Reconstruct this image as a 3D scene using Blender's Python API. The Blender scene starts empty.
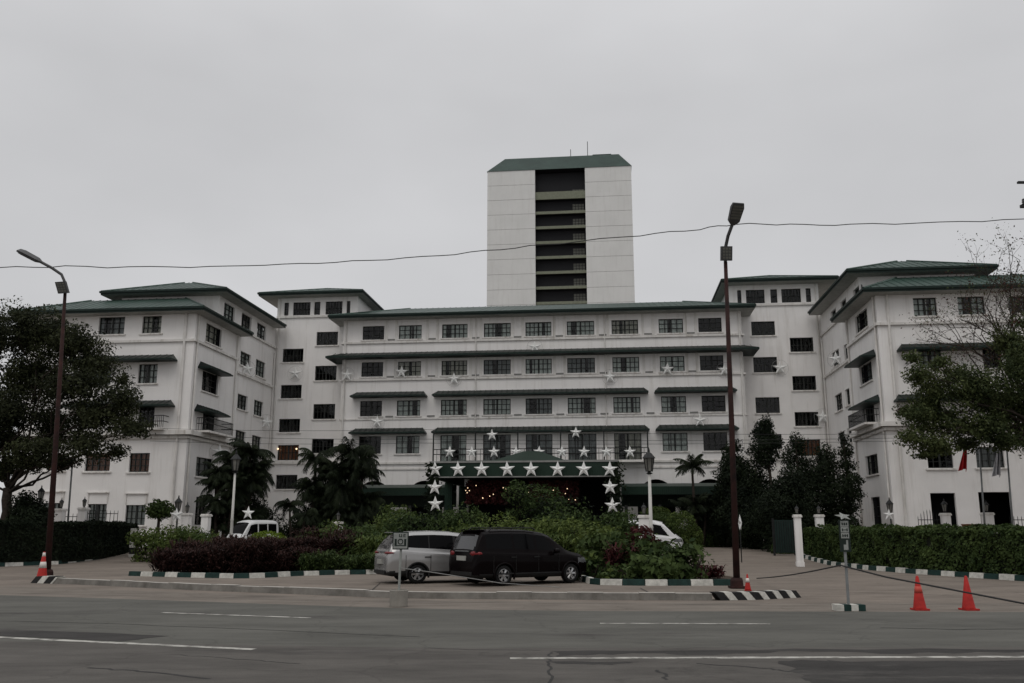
import bpy, math, random
import numpy as np
from mathutils import Vector
R = math.radians
C = bpy.context.scene.collection
S = bpy.context.scene
rng = np.random.default_rng(7)
random.seed(7)

# ------------------------------------------------------------ camera, sky, sun, exposure
FPX = 900.0                                  # focal length in pixels of a 1024 px wide frame
PITCH = math.atan(188.5 / FPX)
EYE = 1.7
cam = bpy.data.cameras.new('camera')
cam.sensor_width = 36.0
cam.lens = FPX / 1024 * 36.0
cam.clip_start = 0.1
cam.clip_end = 3000
co = bpy.data.objects.new('camera', cam)
C.objects.link(co)
co.location = (0, 0, EYE)
co.rotation_euler = (R(90) + PITCH, 0, 0)
S.camera = co

SUN_EL, SUN_AZ = R(58), R(200)               # azimuth measured clockwise from +Y: behind the camera, a little left
W = bpy.data.worlds.new('World')
S.world = W
W.use_nodes = True
nt = W.node_tree
nt.nodes.clear()
def wn(t, **k):
    n = nt.nodes.new(t)
    for a, v in k.items():
        setattr(n, a, v)
    return n
sky = wn('ShaderNodeTexSky', sky_type='NISHITA', sun_disc=False, sun_elevation=SUN_EL, sun_rotation=SUN_AZ, dust_density=4.0)
tc = wn('ShaderNodeTexCoord')
sep = wn('ShaderNodeSeparateXYZ')
nt.links.new(tc.outputs['Generated'], sep.inputs[0])
ramp = wn('ShaderNodeMapRange')
ramp.inputs['From Min'].default_value = 0.45
ramp.inputs['From Max'].default_value = 1.0
ramp.inputs['To Min'].default_value = 6.1
ramp.inputs['To Max'].default_value = 11.5
nt.links.new(sep.outputs['Z'], ramp.inputs['Value'])
mp = wn('ShaderNodeMapping')
mp.inputs['Scale'].default_value = (1.6, 1.6, 3.2)
nt.links.new(tc.outputs['Generated'], mp.inputs['Vector'])
cn = wn('ShaderNodeTexNoise')
cn.inputs['Scale'].default_value = 1.3
cn.inputs['Detail'].default_value = 4.0
nt.links.new(mp.outputs[0], cn.inputs['Vector'])
cr = wn('ShaderNodeMapRange')
cr.inputs['From Min'].default_value = 0.3
cr.inputs['From Max'].default_value = 0.7
cr.inputs['To Min'].default_value = 0.90
cr.inputs['To Max'].default_value = 1.07
nt.links.new(cn.outputs['Fac'], cr.inputs['Value'])
mul = wn('ShaderNodeMath', operation='MULTIPLY')
nt.links.new(ramp.outputs[0], mul.inputs[0])
nt.links.new(cr.outputs[0], mul.inputs[1])
tint = wn('ShaderNodeVectorMath', operation='SCALE')
tint.inputs[0].default_value = (0.995, 0.995, 1.012)
nt.links.new(mul.outputs[0], tint.inputs['Scale'])
mx = wn('ShaderNodeMix', data_type='RGBA')
mx.inputs['Factor'].default_value = 0.95     # the cloud layer covers nearly all of the blue sky
nt.links.new(sky.outputs[0], mx.inputs['A'])
nt.links.new(tint.outputs[0], mx.inputs['B'])
bg = wn('ShaderNodeBackground')
bg.inputs['Strength'].default_value = 0.1
nt.links.new(mx.outputs['Result'], bg.inputs['Color'])
wo = wn('ShaderNodeOutputWorld')
nt.links.new(bg.outputs[0], wo.inputs[0])

sl = bpy.data.lights.new('sun', 'SUN')
sl.energy = 0.65
sl.angle = R(40)
sl.color = (1.0, 0.96, 0.9)
so = bpy.data.objects.new('sun', sl)
C.objects.link(so)
sd = Vector((math.sin(SUN_AZ) * math.cos(SUN_EL), math.cos(SUN_AZ) * math.cos(SUN_EL), math.sin(SUN_EL)))
so.rotation_euler = sd.to_track_quat('Z', 'Y').to_euler()
so.location = (0, -20, 40)
S.view_settings.view_transform = 'Standard'
S.view_settings.look = 'None'
S.view_settings.exposure = 0.0
S.view_settings.gamma = 1.0
S.view_settings.use_curve_mapping = False
S.cycles.max_bounces = 6
S.cycles.transparent_max_bounces = 12

# ------------------------------------------------------------ where things stand (surveyed with the camera's geometry)
YAW = R(6.2)                                 # the hotel is turned a little from the picture plane
_cp, _sp = math.cos(PITCH), math.sin(PITCH)
def _ray(x, y):
    b = (341.5 - y) / FPX
    return ((x - 512) / FPX, _cp - b * _sp, _sp + b * _cp)
def G(x, y, z=0.0):                          # ground point under a sight line
    d = _ray(x, y); t = (z - EYE) / d[2]
    return Vector((d[0] * t, d[1] * t, z))
def P(x, y, Y):                              # point at depth Y
    d = _ray(x, y); t = Y / d[1]
    return Vector((d[0] * t, Y, EYE + d[2] * t))
def L(x, y, Y):                              # (X, Z) on a wall at hotel depth Y
    d = _ray(x, y); c, s = math.cos(YAW), math.sin(YAW)
    t = Y / (d[0] * s + d[1] * c)
    return ((d[0] * c - d[1] * s) * t, EYE + d[2] * t)
def LS(x, y, X):                             # (Y, Z) on a side wall at hotel X
    d = _ray(x, y); c, s = math.cos(YAW), math.sin(YAW)
    t = X / (d[0] * c - d[1] * s)
    return ((d[0] * s + d[1] * c) * t, EYE + d[2] * t)
def gz(x, y):                                # the drive climbs half a metre towards the lobby
    t = min(1, max(0, (y - 44) / 20)); return 0.5 * t * t * (3 - 2 * t)

# ------------------------------------------------------------ materials
def mat(name, col, rough=0.7, metal=0.0, var=0.12, scale=3.0, bump=0.0, bscale=30.0, col2=None, spec=0.22, coat=0.0, streak=0.0, pos=(.3, .7)):
    m = bpy.data.materials.new(name); m.use_nodes = True
    n = m.node_tree; b = n.nodes['Principled BSDF']
    b.inputs['Roughness'].default_value = rough
    b.inputs['Metallic'].default_value = metal
    b.inputs['Specular IOR Level'].default_value = spec
    b.inputs['Coat Weight'].default_value = coat
    b.inputs['Coat Roughness'].default_value = 0.04
    tcn = n.nodes.new('ShaderNodeTexCoord')
    no = n.nodes.new('ShaderNodeTexNoise'); no.inputs['Scale'].default_value = scale; no.inputs['Detail'].default_value = 6
    no.inputs['Roughness'].default_value = 0.65
    n.links.new(tcn.outputs['Object'], no.inputs['Vector'])
    rp = n.nodes.new('ShaderNodeValToRGB')
    a = [max(0, c * (1 - var)) for c in col]; z = list(col2) if col2 else [min(1, c * (1 + var)) for c in col]
    rp.color_ramp.elements[0].position = pos[0]; rp.color_ramp.elements[1].position = pos[1]
    rp.color_ramp.elements[0].color = (*a, 1); rp.color_ramp.elements[1].color = (*z, 1)
    n.links.new(no.outputs['Fac'], rp.inputs[0])
    src = rp.outputs[0]
    if streak:
        mpn = n.nodes.new('ShaderNodeMapping'); mpn.inputs['Scale'].default_value = (1.3, 1.3, 0.10)
        n.links.new(tcn.outputs['Object'], mpn.inputs['Vector'])
        n2 = n.nodes.new('ShaderNodeTexNoise'); n2.inputs['Scale'].default_value = 1.6; n2.inputs['Detail'].default_value = 5; n2.inputs['Roughness'].default_value = 0.7
        n.links.new(mpn.outputs[0], n2.inputs['Vector'])
        r2 = n.nodes.new('ShaderNodeMapRange'); r2.inputs['From Min'].default_value = 0.52; r2.inputs['From Max'].default_value = 0.78
        r2.inputs['To Max'].default_value = streak
        n.links.new(n2.outputs['Fac'], r2.inputs['Value'])
        mxn = n.nodes.new('ShaderNodeMix'); mxn.data_type = 'RGBA'
        mxn.inputs['B'].default_value = (col[0] * 0.42, col[1] * 0.38, col[2] * 0.32, 1)
        n.links.new(r2.outputs[0], mxn.inputs['Factor']); n.links.new(src, mxn.inputs['A'])
        src = mxn.outputs['Result']
    n.links.new(src, b.inputs['Base Color'])
    if bump:
        nb = n.nodes.new('ShaderNodeTexNoise'); nb.inputs['Scale'].default_value = bscale; nb.inputs['Detail'].default_value = 4
        n.links.new(tcn.outputs['Object'], nb.inputs['Vector'])
        bn = n.nodes.new('ShaderNodeBump'); bn.inputs['Strength'].default_value = bump; bn.inputs['Distance'].default_value = 0.02
        n.links.new(nb.outputs['Fac'], bn.inputs['Height']); n.links.new(bn.outputs[0], b.inputs['Normal'])
    return m

def leafmat(name, dark, light, trans=0.25, rough=0.55):
    m = bpy.data.materials.new(name); m.use_nodes = True
    n = m.node_tree; b = n.nodes['Principled BSDF']; out = n.nodes['Material Output']
    b.inputs['Roughness'].default_value = 0.7; b.inputs['Specular IOR Level'].default_value = 0.12
    at = n.nodes.new('ShaderNodeAttribute'); at.attribute_name = 'tint'
    rp = n.nodes.new('ShaderNodeValToRGB')
    rp.color_ramp.elements[0].color = (*dark, 1); rp.color_ramp.elements[1].color = (*light, 1)
    n.links.new(at.outputs['Fac'], rp.inputs[0]); n.links.new(rp.outputs[0], b.inputs['Base Color'])
    tr = n.nodes.new('ShaderNodeBsdfTranslucent'); n.links.new(rp.outputs[0], tr.inputs['Color'])
    ms = n.nodes.new('ShaderNodeMixShader'); ms.inputs[0].default_value = trans
    n.links.new(b.outputs[0], ms.inputs[1]); n.links.new(tr.outputs[0], ms.inputs[2]); n.links.new(ms.outputs[0], out.inputs[0])
    return m

def glassmat(name, clear=0.55, tintc=(0.45, 0.5, 0.5)):
    m = bpy.data.materials.new(name); m.use_nodes = True
    n = m.node_tree; n.nodes.remove(n.nodes['Principled BSDF']); out = n.nodes['Material Output']
    tr = n.nodes.new('ShaderNodeBsdfTransparent'); tr.inputs[0].default_value = (*tintc, 1)
    gl = n.nodes.new('ShaderNodeBsdfGlossy'); gl.inputs['Roughness'].default_value = 0.03; gl.inputs[0].default_value = (0.8, 0.8, 0.8, 1)
    fr = n.nodes.new('ShaderNodeFresnel'); fr.inputs['IOR'].default_value = 1.45
    ms = n.nodes.new('ShaderNodeMixShader')
    n.links.new(fr.outputs[0], ms.inputs[0]); n.links.new(tr.outputs[0], ms.inputs[1]); n.links.new(gl.outputs[0], ms.inputs[2]); n.links.new(ms.outputs[0], out.inputs[0])
    return m

def roofmat(name, col, freq):
    m = mat(name, col, rough=0.45, var=0.25, scale=0.35)
    n = m.node_tree; b = n.nodes['Principled BSDF']
    tcn = n.nodes.new('ShaderNodeTexCoord')
    w = n.nodes.new('ShaderNodeTexWave'); w.inputs['Scale'].default_value = freq; w.wave_profile = 'SAW'
    n.links.new(tcn.outputs['Object'], w.inputs['Vector'])
    bn = n.nodes.new('ShaderNodeBump'); bn.inputs['Strength'].default_value = 0.9; bn.inputs['Distance'].default_value = 0.12
    n.links.new(w.outputs['Fac'], bn.inputs['Height']); n.links.new(bn.outputs[0], b.inputs['Normal'])
    return m

def roadmat(name, col, patch, scale=0.25, crack=True):
    m = bpy.data.materials.new(name); m.use_nodes = True
    n = m.node_tree; b = n.nodes['Principled BSDF']; b.inputs['Roughness'].default_value = 0.85; b.inputs['Specular IOR Level'].default_value = 0.15
    tcn = n.nodes.new('ShaderNodeTexCoord')
    mpn = n.nodes.new('ShaderNodeMapping'); mpn.inputs['Scale'].default_value = (0.35, 1.0, 1.0)
    n.links.new(tcn.outputs['Object'], mpn.inputs['Vector'])
    a = n.nodes.new('ShaderNodeTexNoise'); a.inputs['Scale'].default_value = scale * 3; a.inputs['Detail'].default_value = 8; a.inputs['Roughness'].default_value = 0.7
    n.links.new(mpn.outputs[0], a.inputs['Vector'])
    r1 = n.nodes.new('ShaderNodeMapRange'); r1.inputs['From Min'].default_value = 0.25; r1.inputs['From Max'].default_value = 0.75; r1.inputs['To Min'].default_value = 0.62; r1.inputs['To Max'].default_value = 1.36
    n.links.new(a.outputs['Fac'], r1.inputs['Value'])
    g = n.nodes.new('ShaderNodeTexNoise'); g.inputs['Scale'].default_value = 45; g.inputs['Detail'].default_value = 3
    n.links.new(tcn.outputs['Object'], g.inputs['Vector'])
    r2 = n.nodes.new('ShaderNodeMapRange'); r2.inputs['To Min'].default_value = 0.75; r2.inputs['To Max'].default_value = 1.25
    n.links.new(g.outputs['Fac'], r2.inputs['Value'])
    mu = n.nodes.new('ShaderNodeMath'); mu.operation = 'MULTIPLY'
    n.links.new(r1.outputs[0], mu.inputs[0]); n.links.new(r2.outputs[0], mu.inputs[1])
    # worn tracks and stains
    s = n.nodes.new('ShaderNodeTexNoise'); s.inputs['Scale'].default_value = 0.5; s.inputs['Detail'].default_value = 10; s.inputs['Roughness'].default_value = 0.75
    n.links.new(mpn.outputs[0], s.inputs['Vector'])
    r3 = n.nodes.new('ShaderNodeMapRange'); r3.inputs['From Min'].default_value = 0.56; r3.inputs['From Max'].default_value = 0.66
    n.links.new(s.outputs['Fac'], r3.inputs['Value'])
    mxn = n.nodes.new('ShaderNodeMix'); mxn.data_type = 'RGBA'
    mxn.inputs['A'].default_value = (*col, 1); mxn.inputs['B'].default_value = (*patch, 1)
    n.links.new(r3.outputs[0], mxn.inputs['Factor'])
    src = mxn.outputs['Result']
    if crack:
        v = n.nodes.new('ShaderNodeTexVoronoi'); v.feature = 'DISTANCE_TO_EDGE'; v.inputs['Scale'].default_value = 0.3
        wv = n.nodes.new('ShaderNodeTexNoise'); wv.inputs['Scale'].default_value = 1.2; wv.inputs['Detail'].default_value = 5
        n.links.new(tcn.outputs['Object'], wv.inputs['Vector'])
        ad = n.nodes.new('ShaderNodeVectorMath'); ad.operation = 'ADD'
        n.links.new(tcn.outputs['Object'], ad.inputs[0]); n.links.new(wv.outputs['Color'], ad.inputs[1]); n.links.new(ad.outputs[0], v.inputs['Vector'])
        r4 = n.nodes.new('ShaderNodeMapRange'); r4.inputs['From Max'].default_value = 0.012; r4.inputs['To Min'].default_value = 0.82; r4.inputs['To Max'].default_value = 1.0
        n.links.new(v.outputs['Distance'], r4.inputs['Value'])
        m2 = n.nodes.new('ShaderNodeMath'); m2.operation = 'MULTIPLY'
        n.links.new(mu.outputs[0], m2.inputs[0]); n.links.new(r4.outputs[0], m2.inputs[1]); mu = m2
    sc = n.nodes.new('ShaderNodeVectorMath'); sc.operation = 'SCALE'
    n.links.new(src, sc.inputs[0]); n.links.new(mu.outputs[0], sc.inputs['Scale'])
    n.links.new(sc.outputs[0], b.inputs['Base Color'])
    bn = n.nodes.new('ShaderNodeBump'); bn.inputs['Strength'].default_value = 0.35; bn.inputs['Distance'].default_value = 0.01
    n.links.new(g.outputs['Fac'], bn.inputs['Height']); n.links.new(bn.outputs[0], b.inputs['Normal'])
    return m

M = dict(
    wall=mat('white_wall', (0.775, 0.755, 0.735), 0.85, var=0.05, scale=0.5, bump=0.15, bscale=12, streak=0.34),
    trim=mat('white_trim', (0.66, 0.64, 0.61), 0.8, var=0.12, scale=1.2, streak=0.95),
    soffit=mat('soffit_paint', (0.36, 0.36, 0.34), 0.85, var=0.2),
    tower=mat('tower_panel', (0.61, 0.61, 0.595), 0.8, var=0.05, scale=0.25, streak=0.2),
    joint=mat('joint', (0.22, 0.22, 0.21), 0.9),
    slab=mat('slab_edge', (0.17, 0.18, 0.135), 0.8, var=0.15),
    dark=mat('dark_interior', (0.010, 0.010, 0.012), 0.6),  # near-black colour standing for unlit rooms, recesses and undersides
    roof=roofmat('green_roof', (0.042, 0.076, 0.062), 3.2),
    fascia=mat('green_fascia', (0.007, 0.018, 0.014), 0.5, var=0.25),
    awning=roofmat('green_awning', (0.008, 0.016, 0.012), 3.2),
    canopy=roofmat('green_canopy', (0.019, 0.036, 0.026), 2.0),
    frame=mat('window_frame', (0.022, 0.024, 0.022), 0.5, var=0.2),
    curtain=mat('curtain_grey', (0.66, 0.68, 0.65), 0.9, var=0.25, scale=2.0),
    curtain2=mat('curtain_cream', (0.50, 0.47, 0.41), 0.9, var=0.2, scale=2.0),
    curtain3=mat('curtain_dim', (0.26, 0.27, 0.27), 0.9, var=0.3, scale=2.0),
    brown=mat('curtain_brown', (0.34, 0.14, 0.075), 0.8, var=0.35, scale=4.0),
    glass=glassmat('window_glass', tintc=(0.80, 0.84, 0.83)),
    iron=mat('black_iron', (0.015, 0.016, 0.016), 0.5, var=0.3),
    lampglass=mat('lantern_glass', (0.16, 0.155, 0.14), 0.25, var=0.3),
    post=mat('white_post', (0.50, 0.49, 0.46), 0.6, var=0.12),
    pole=mat('rusty_pole', (0.018, 0.011, 0.011), 0.8, var=0.5, scale=2, bump=0.3, col2=(0.046, 0.017, 0.014)),
    head=mat('lamp_housing', (0.055, 0.055, 0.055), 0.5, var=0.2),
    panel=mat('lamp_panel', (0.11, 0.11, 0.095), 0.4, var=0.2),
    star=mat('star_white', (0.72, 0.72, 0.70), 0.5, var=0.06),
    ring=mat('star_ring', (0.35, 0.35, 0.34), 0.5),
    concrete=mat('concrete', (0.24, 0.225, 0.20), 0.9, var=0.25, scale=1.5, bump=0.4, bscale=20, streak=0.3),
    kerbw=mat('kerb_white', (0.48, 0.47, 0.43), 0.8, var=0.3, scale=5, bump=0.3),
    kerbg=mat('kerb_green', (0.010, 0.030, 0.026), 0.7, var=0.4, scale=5, bump=0.3),
    kerbb=mat('kerb_black', (0.014, 0.014, 0.014), 0.7, var=0.4, scale=5, bump=0.3),
    asphalt=roadmat('asphalt', (0.094, 0.092, 0.082), (0.068, 0.064, 0.059)),
    patch=roadmat('asphalt_patch', (0.038, 0.036, 0.034), (0.075, 0.071, 0.065), 0.8),
    worn=roadmat('asphalt_worn', (0.084, 0.078, 0.071), (0.058, 0.054, 0.050), 0.5),
    paving=roadmat('paving', (0.165, 0.140, 0.118), (0.115, 0.097, 0.083), 0.35),
    gutter=roadmat('gutter', (0.155, 0.135, 0.115), (0.10, 0.085, 0.074), 0.5),
    line=mat('road_paint', (0.46, 0.45, 0.41), 0.75, var=0.08, scale=3.5, col2=(0.13, 0.125, 0.112), pos=(.44, .62)),
    soil=mat('soil', (0.045, 0.032, 0.022), 0.95, var=0.4, scale=4, bump=0.6),
    bark=mat('bark', (0.038, 0.030, 0.024), 0.9, var=0.4, scale=6, bump=0.8),
    red=mat('cone_red', (0.36, 0.022, 0.018), 0.6, var=0.25, scale=6),
    refl=mat('cone_band', (0.50, 0.075, 0.055), 0.4, var=0.15),
    conewhite=mat('cone_white', (0.62, 0.58, 0.54), 0.5, var=0.2),
    rope=mat('rope', (0.03, 0.03, 0.03), 0.8),
    chain=mat('chain', (0.25, 0.25, 0.24), 0.5),
    steel=mat('steel', (0.22, 0.23, 0.23), 0.45, metal=0.4, var=0.2),
    signw=mat('sign_white', (0.24, 0.25, 0.235), 0.5, var=0.2, scale=9),
    signd=mat('sign_dark', (0.012, 0.020, 0.016), 0.5),
    redlight=mat('garland_red', (0.16, 0.022, 0.016), 0.7, var=0.5, scale=8),
    flagr=mat('flag_red', (0.42, 0.016, 0.02), 0.8, var=0.25),
    flagw=mat('flag_white', (0.50, 0.50, 0.52), 0.8, var=0.3, scale=2.5),
    flagb=mat('flag_grey', (0.10, 0.11, 0.14), 0.8, var=0.3),
    gate=mat('gate_green', (0.012, 0.026, 0.022), 0.6, var=0.3),
    blue=mat('barrel_blue', (0.02, 0.035, 0.09), 0.5),
    brownbox=mat('box_brown', (0.16, 0.07, 0.03), 0.7),
)
def emis(name, col, s):
    m = mat(name, col, 0.5); b = m.node_tree.nodes['Principled BSDF']
    b.inputs['Emission Color'].default_value = (*col, 1); b.inputs['Emission Strength'].default_value = s
    return m
M['bulb'] = emis('bulb_warm', (1.0, 0.72, 0.45), 1.6)
LF = dict(
    tree=leafmat('leaf_tree', (0.010, 0.013, 0.007), (0.056, 0.064, 0.028)),
    treer=leafmat('leaf_tree_olive', (0.018, 0.030, 0.011), (0.100, 0.118, 0.044)),
    redtip=leafmat('leaf_redtip', (0.035, 0.014, 0.012), (0.10, 0.045, 0.035)),
    hedge=leafmat('leaf_hedge', (0.018, 0.034, 0.011), (0.080, 0.114, 0.034)),
    hedged=leafmat('leaf_hedge_dark', (0.005, 0.009, 0.005), (0.017, 0.024, 0.011)),
    bright=leafmat('leaf_bright', (0.030, 0.052, 0.014), (0.125, 0.160, 0.042)),
    lime=leafmat('leaf_lime', (0.06, 0.10, 0.01), (0.20, 0.26, 0.03)),
    purple=leafmat('leaf_purple', (0.010, 0.007, 0.006), (0.072, 0.034, 0.029)),
    croton=leafmat('leaf_croton', (0.028, 0.009, 0.010), (0.085, 0.024, 0.024)),
    palm=leafmat('leaf_palm', (0.006, 0.010, 0.006), (0.028, 0.038, 0.018)),
    darkt=leafmat('leaf_dark', (0.006, 0.010, 0.006), (0.026, 0.037, 0.017)),
)

# ------------------------------------------------------------ mesh helpers
class MB:
    def __init__(s, off=(0, 0, 0)):
        s.v = []; s.f = []; s.m = []; s.off = off
    def add(s, pts, faces, m=0):
        b = len(s.v); o = s.off
        s.v += [(p[0] - o[0], p[1] - o[1], p[2] - o[2]) for p in pts]
        s.f += [tuple(b + i for i in f) for f in faces]; s.m += [m] * len(faces)
    def box(s, x0, x1, y0, y1, z0, z1, m=0):
        s.add([(x0, y0, z0), (x1, y0, z0), (x1, y1, z0), (x0, y1, z0), (x0, y0, z1), (x1, y0, z1), (x1, y1, z1), (x0, y1, z1)],
              [(3, 2, 1, 0), (4, 5, 6, 7), (0, 1, 5, 4), (1, 2, 6, 5), (2, 3, 7, 6), (3, 0, 4, 7)], m)
    def quad(s, a, b, c, d, m=0): s.add([a, b, c, d], [(0, 1, 2, 3)], m)
    def poly(s, pts, m=0): s.add(pts, [tuple(range(len(pts)))], m)
    def prism(s, pts, z0, z1, m=0):
        n = len(pts)
        s.add([(p[0], p[1], z0) for p in pts] + [(p[0], p[1], z1) for p in pts],
              [tuple(range(n))[::-1], tuple(range(n, 2 * n))] + [(i, (i + 1) % n, n + (i + 1) % n, n + i) for i in range(n)], m)
    def tube(s, pts, rad, n=8, m=0):
        pts = [Vector(p) for p in pts]
        if not hasattr(rad, '__len__'): rad = [rad] * len(pts)
        V = []; F = []; prev = None
        for i, p in enumerate(pts):
            d = (pts[min(i + 1, len(pts) - 1)] - pts[max(i - 1, 0)]).normalized()
            if prev is None:
                up = Vector((0, 0, 1)) if abs(d.z) < 0.9 else Vector((1, 0, 0))
                a = d.cross(up).normalized()
            else:
                a = (prev - d * prev.dot(d)).normalized()
            prev = a; b = d.cross(a)
            for k in range(n):
                t = 2 * math.pi * k / n
                V.append(p + (a * math.cos(t) + b * math.sin(t)) * rad[i])
        for i in range(len(pts) - 1):
            for k in range(n):
                F.append((i * n + k, i * n + (k + 1) % n, (i + 1) * n + (k + 1) % n, (i + 1) * n + k))
        F.append(tuple(range(n))[::-1]); F.append(tuple(range((len(pts) - 1) * n, len(pts) * n)))
        s.add(V, F, m)
    def lathe(s, prof, c=(0, 0, 0), n=16, m=0, ph=0.0, cap=True):
        V = []; F = []
        for r, z in prof:
            for k in range(n):
                t = 2 * math.pi * k / n + ph
                V.append((c[0] + r * math.cos(t), c[1] + r * math.sin(t), c[2] + z))
        for i in range(len(prof) - 1):
            for k in range(n):
                F.append((i * n + k, i * n + (k + 1) % n, (i + 1) * n + (k + 1) % n, (i + 1) * n + k))
        if cap: F.append(tuple(range(n))[::-1]); F.append(tuple(range((len(prof) - 1) * n, len(prof) * n)))
        s.add(V, F, m)
    def mesh(s, name, mats, smooth=False):
        me = bpy.data.meshes.new(name); me.from_pydata(s.v, [], s.f)
        for m in (mats if isinstance(mats, (list, tuple)) else [mats]): me.materials.append(m)
        me.polygons.foreach_set('material_index', s.m)
        if smooth: me.polygons.foreach_set('use_smooth', [True] * len(s.f))
        me.update(); return me
    def build(s, name, mats, parent=None, smooth=False, loc=None):
        return put(name, s.mesh(name, mats, smooth), parent, loc)
def put(name, me, parent=None, loc=None, rz=0.0):
    o = bpy.data.objects.new(name, me); C.objects.link(o)
    if parent: o.parent = parent
    if loc is not None: o.location = loc
    if rz: o.rotation_euler = (0, 0, rz)
    return o
def tag(o, label, cat, group=None, kind=None):
    o['label'] = label; o['category'] = cat
    if group: o['group'] = group
    if kind: o['kind'] = kind
    return o
def thing(name, label, cat, loc=(0, 0, 0), rz=0.0, group=None):
    return tag(put(name, None, None, loc, rz), label, cat, group)
def struct(o): o['kind'] = 'structure'; return o
def copy_tree(o, parent=None):
    c = o.copy(); C.objects.link(c)
    if parent: c.parent = parent
    for ch in list(o.children): copy_tree(ch, c)
    return c

# ------------------------------------------------------------ foliage helpers
def fast_mesh(name, V, nper, tint, mats, mi=None):
    n = len(V); nf = n // nper
    me = bpy.data.meshes.new(name)
    me.vertices.add(n); me.vertices.foreach_set('co', V.astype(np.float32).ravel())
    me.loops.add(n); me.loops.foreach_set('vertex_index', np.arange(n, dtype=np.int32))
    me.polygons.add(nf); me.polygons.foreach_set('loop_start', np.arange(0, n, nper, dtype=np.int32))
    me.polygons.foreach_set('loop_total', np.full(nf, nper, dtype=np.int32))
    for m in (mats if isinstance(mats, (list, tuple)) else [mats]): me.materials.append(m)
    if mi is not None: me.polygons.foreach_set('material_index', mi.astype(np.int32))
    a = me.attributes.new('tint', 'FLOAT', 'POINT'); a.data.foreach_set('value', np.repeat(tint, nper).astype(np.float32))
    me.update(calc_edges=True)
    return me
def leaves(P0, N, size, aspect=0.5, up=0.35, jit=0.9):
    """P0: centres, N: outward directions. A leaf is a four-cornered blade."""
    n = len(P0)
    d = N + rng.normal(0, jit, (n, 3)); d[:, 2] += up
    d /= np.linalg.norm(d, axis=1, keepdims=True) + 1e-9
    ax = rng.normal(0, 1, (n, 3)); ax -= (ax * d).sum(1, keepdims=True) * d
    ax /= np.linalg.norm(ax, axis=1, keepdims=True) + 1e-9
    bx = np.cross(d, ax)
    s = size * rng.uniform(0.6, 1.35, (n, 1))
    a = ax * s; b = bx * s * aspect
    return np.stack([P0 - a, P0 - b + d * s * 0.12, P0 + a, P0 + b + d * s * 0.12], 1).reshape(-1, 3)
def noise3(p, seed, f):
    r = np.random.default_rng(seed); out = np.zeros(len(p))
    for k in range(7):
        w = r.normal(0, 1, 3) * f * (1.0 + 0.45 * k); out += np.sin(p @ w + r.uniform(0, 6.28)) / (1 + 0.35 * k)
    return out / 2.2
def lump_cloud(lumps, dens, seed, fill=0.45, bottom=None, rough=0.16, nf=1.3, thr=-.55):
    """points scattered through ellipsoid lumps (x,y,z,rx,ry,rz), thinned by noise so gaps show"""
    Ps, Ns = [], []
    for (x, y, z, rx, ry, rz) in lumps:
        n = int(dens * (rx * ry + ry * rz + rx * rz) * 4.2)
        u = rng.normal(0, 1, (n, 3)); u /= np.linalg.norm(u, axis=1, keepdims=True)
        r = 1 - fill * rng.random(n) ** 1.6
        r *= 1 + rough * noise3(u * 1.0 + seed * 0.37 + x, seed + int(x * 10) % 97, 2.6)
        p = u * r[:, None] * np.array([rx, ry, rz]) + np.array([x, y, z])
        Ps.append(p); Ns.append(u)
    p = np.concatenate(Ps); nn = np.concatenate(Ns)
    keep = noise3(p, seed + 5, nf) > thr + rng.normal(0, 0.35, len(p))
    if bottom is not None: keep &= p[:, 2] > bottom
    return p[keep], nn[keep]
def tints(p, seed, f=0.9, base=0.4):
    return np.clip(base + 0.25 * noise3(p, seed, f) + rng.normal(0, 0.16, len(p)), 0, 1)

def foliage(name, lumps, dens, size, m, parent, seed, aspect=0.5, fill=0.45, bottom=None, extra=None, rough=0.16, nf=1.3, jit=0.9, base=0.4, thr=-.55):
    p, n = lump_cloud(lumps, dens, seed, fill, bottom, rough, nf, thr)
    V = leaves(p, n, size, aspect, jit=jit); t = tints(p, seed + 9, base=base)
    mats = [m]; mi = None
    if extra is not None:
        mats = [m, extra[0]]; mi = (noise3(p, seed + 31, extra[2]) > extra[1]).astype(int)
    return put(name, fast_mesh(name, V, 4, t, mats, mi), parent)

# ------------------------------------------------------------ the setting: ground, road, paving, kerbs
b = MB()
xs = [-1500, -300, -120, -60, -30, 0, 30, 60, 120, 300, 1500]
ys = [-60, 0, 20, 40, 44] + [44 + 2 * i for i in range(1, 11)] + [90, 150, 300, 1500]
for i in range(len(xs) - 1):
    for j in range(len(ys) - 1):
        b.quad(*[(x, y, gz(x, y) - 0.012) for x, y in ((xs[i], ys[j]), (xs[i + 1], ys[j]), (xs[i + 1], ys[j + 1]), (xs[i], ys[j + 1]))])
struct(b.build('ground', M['paving'], smooth=True))

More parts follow.
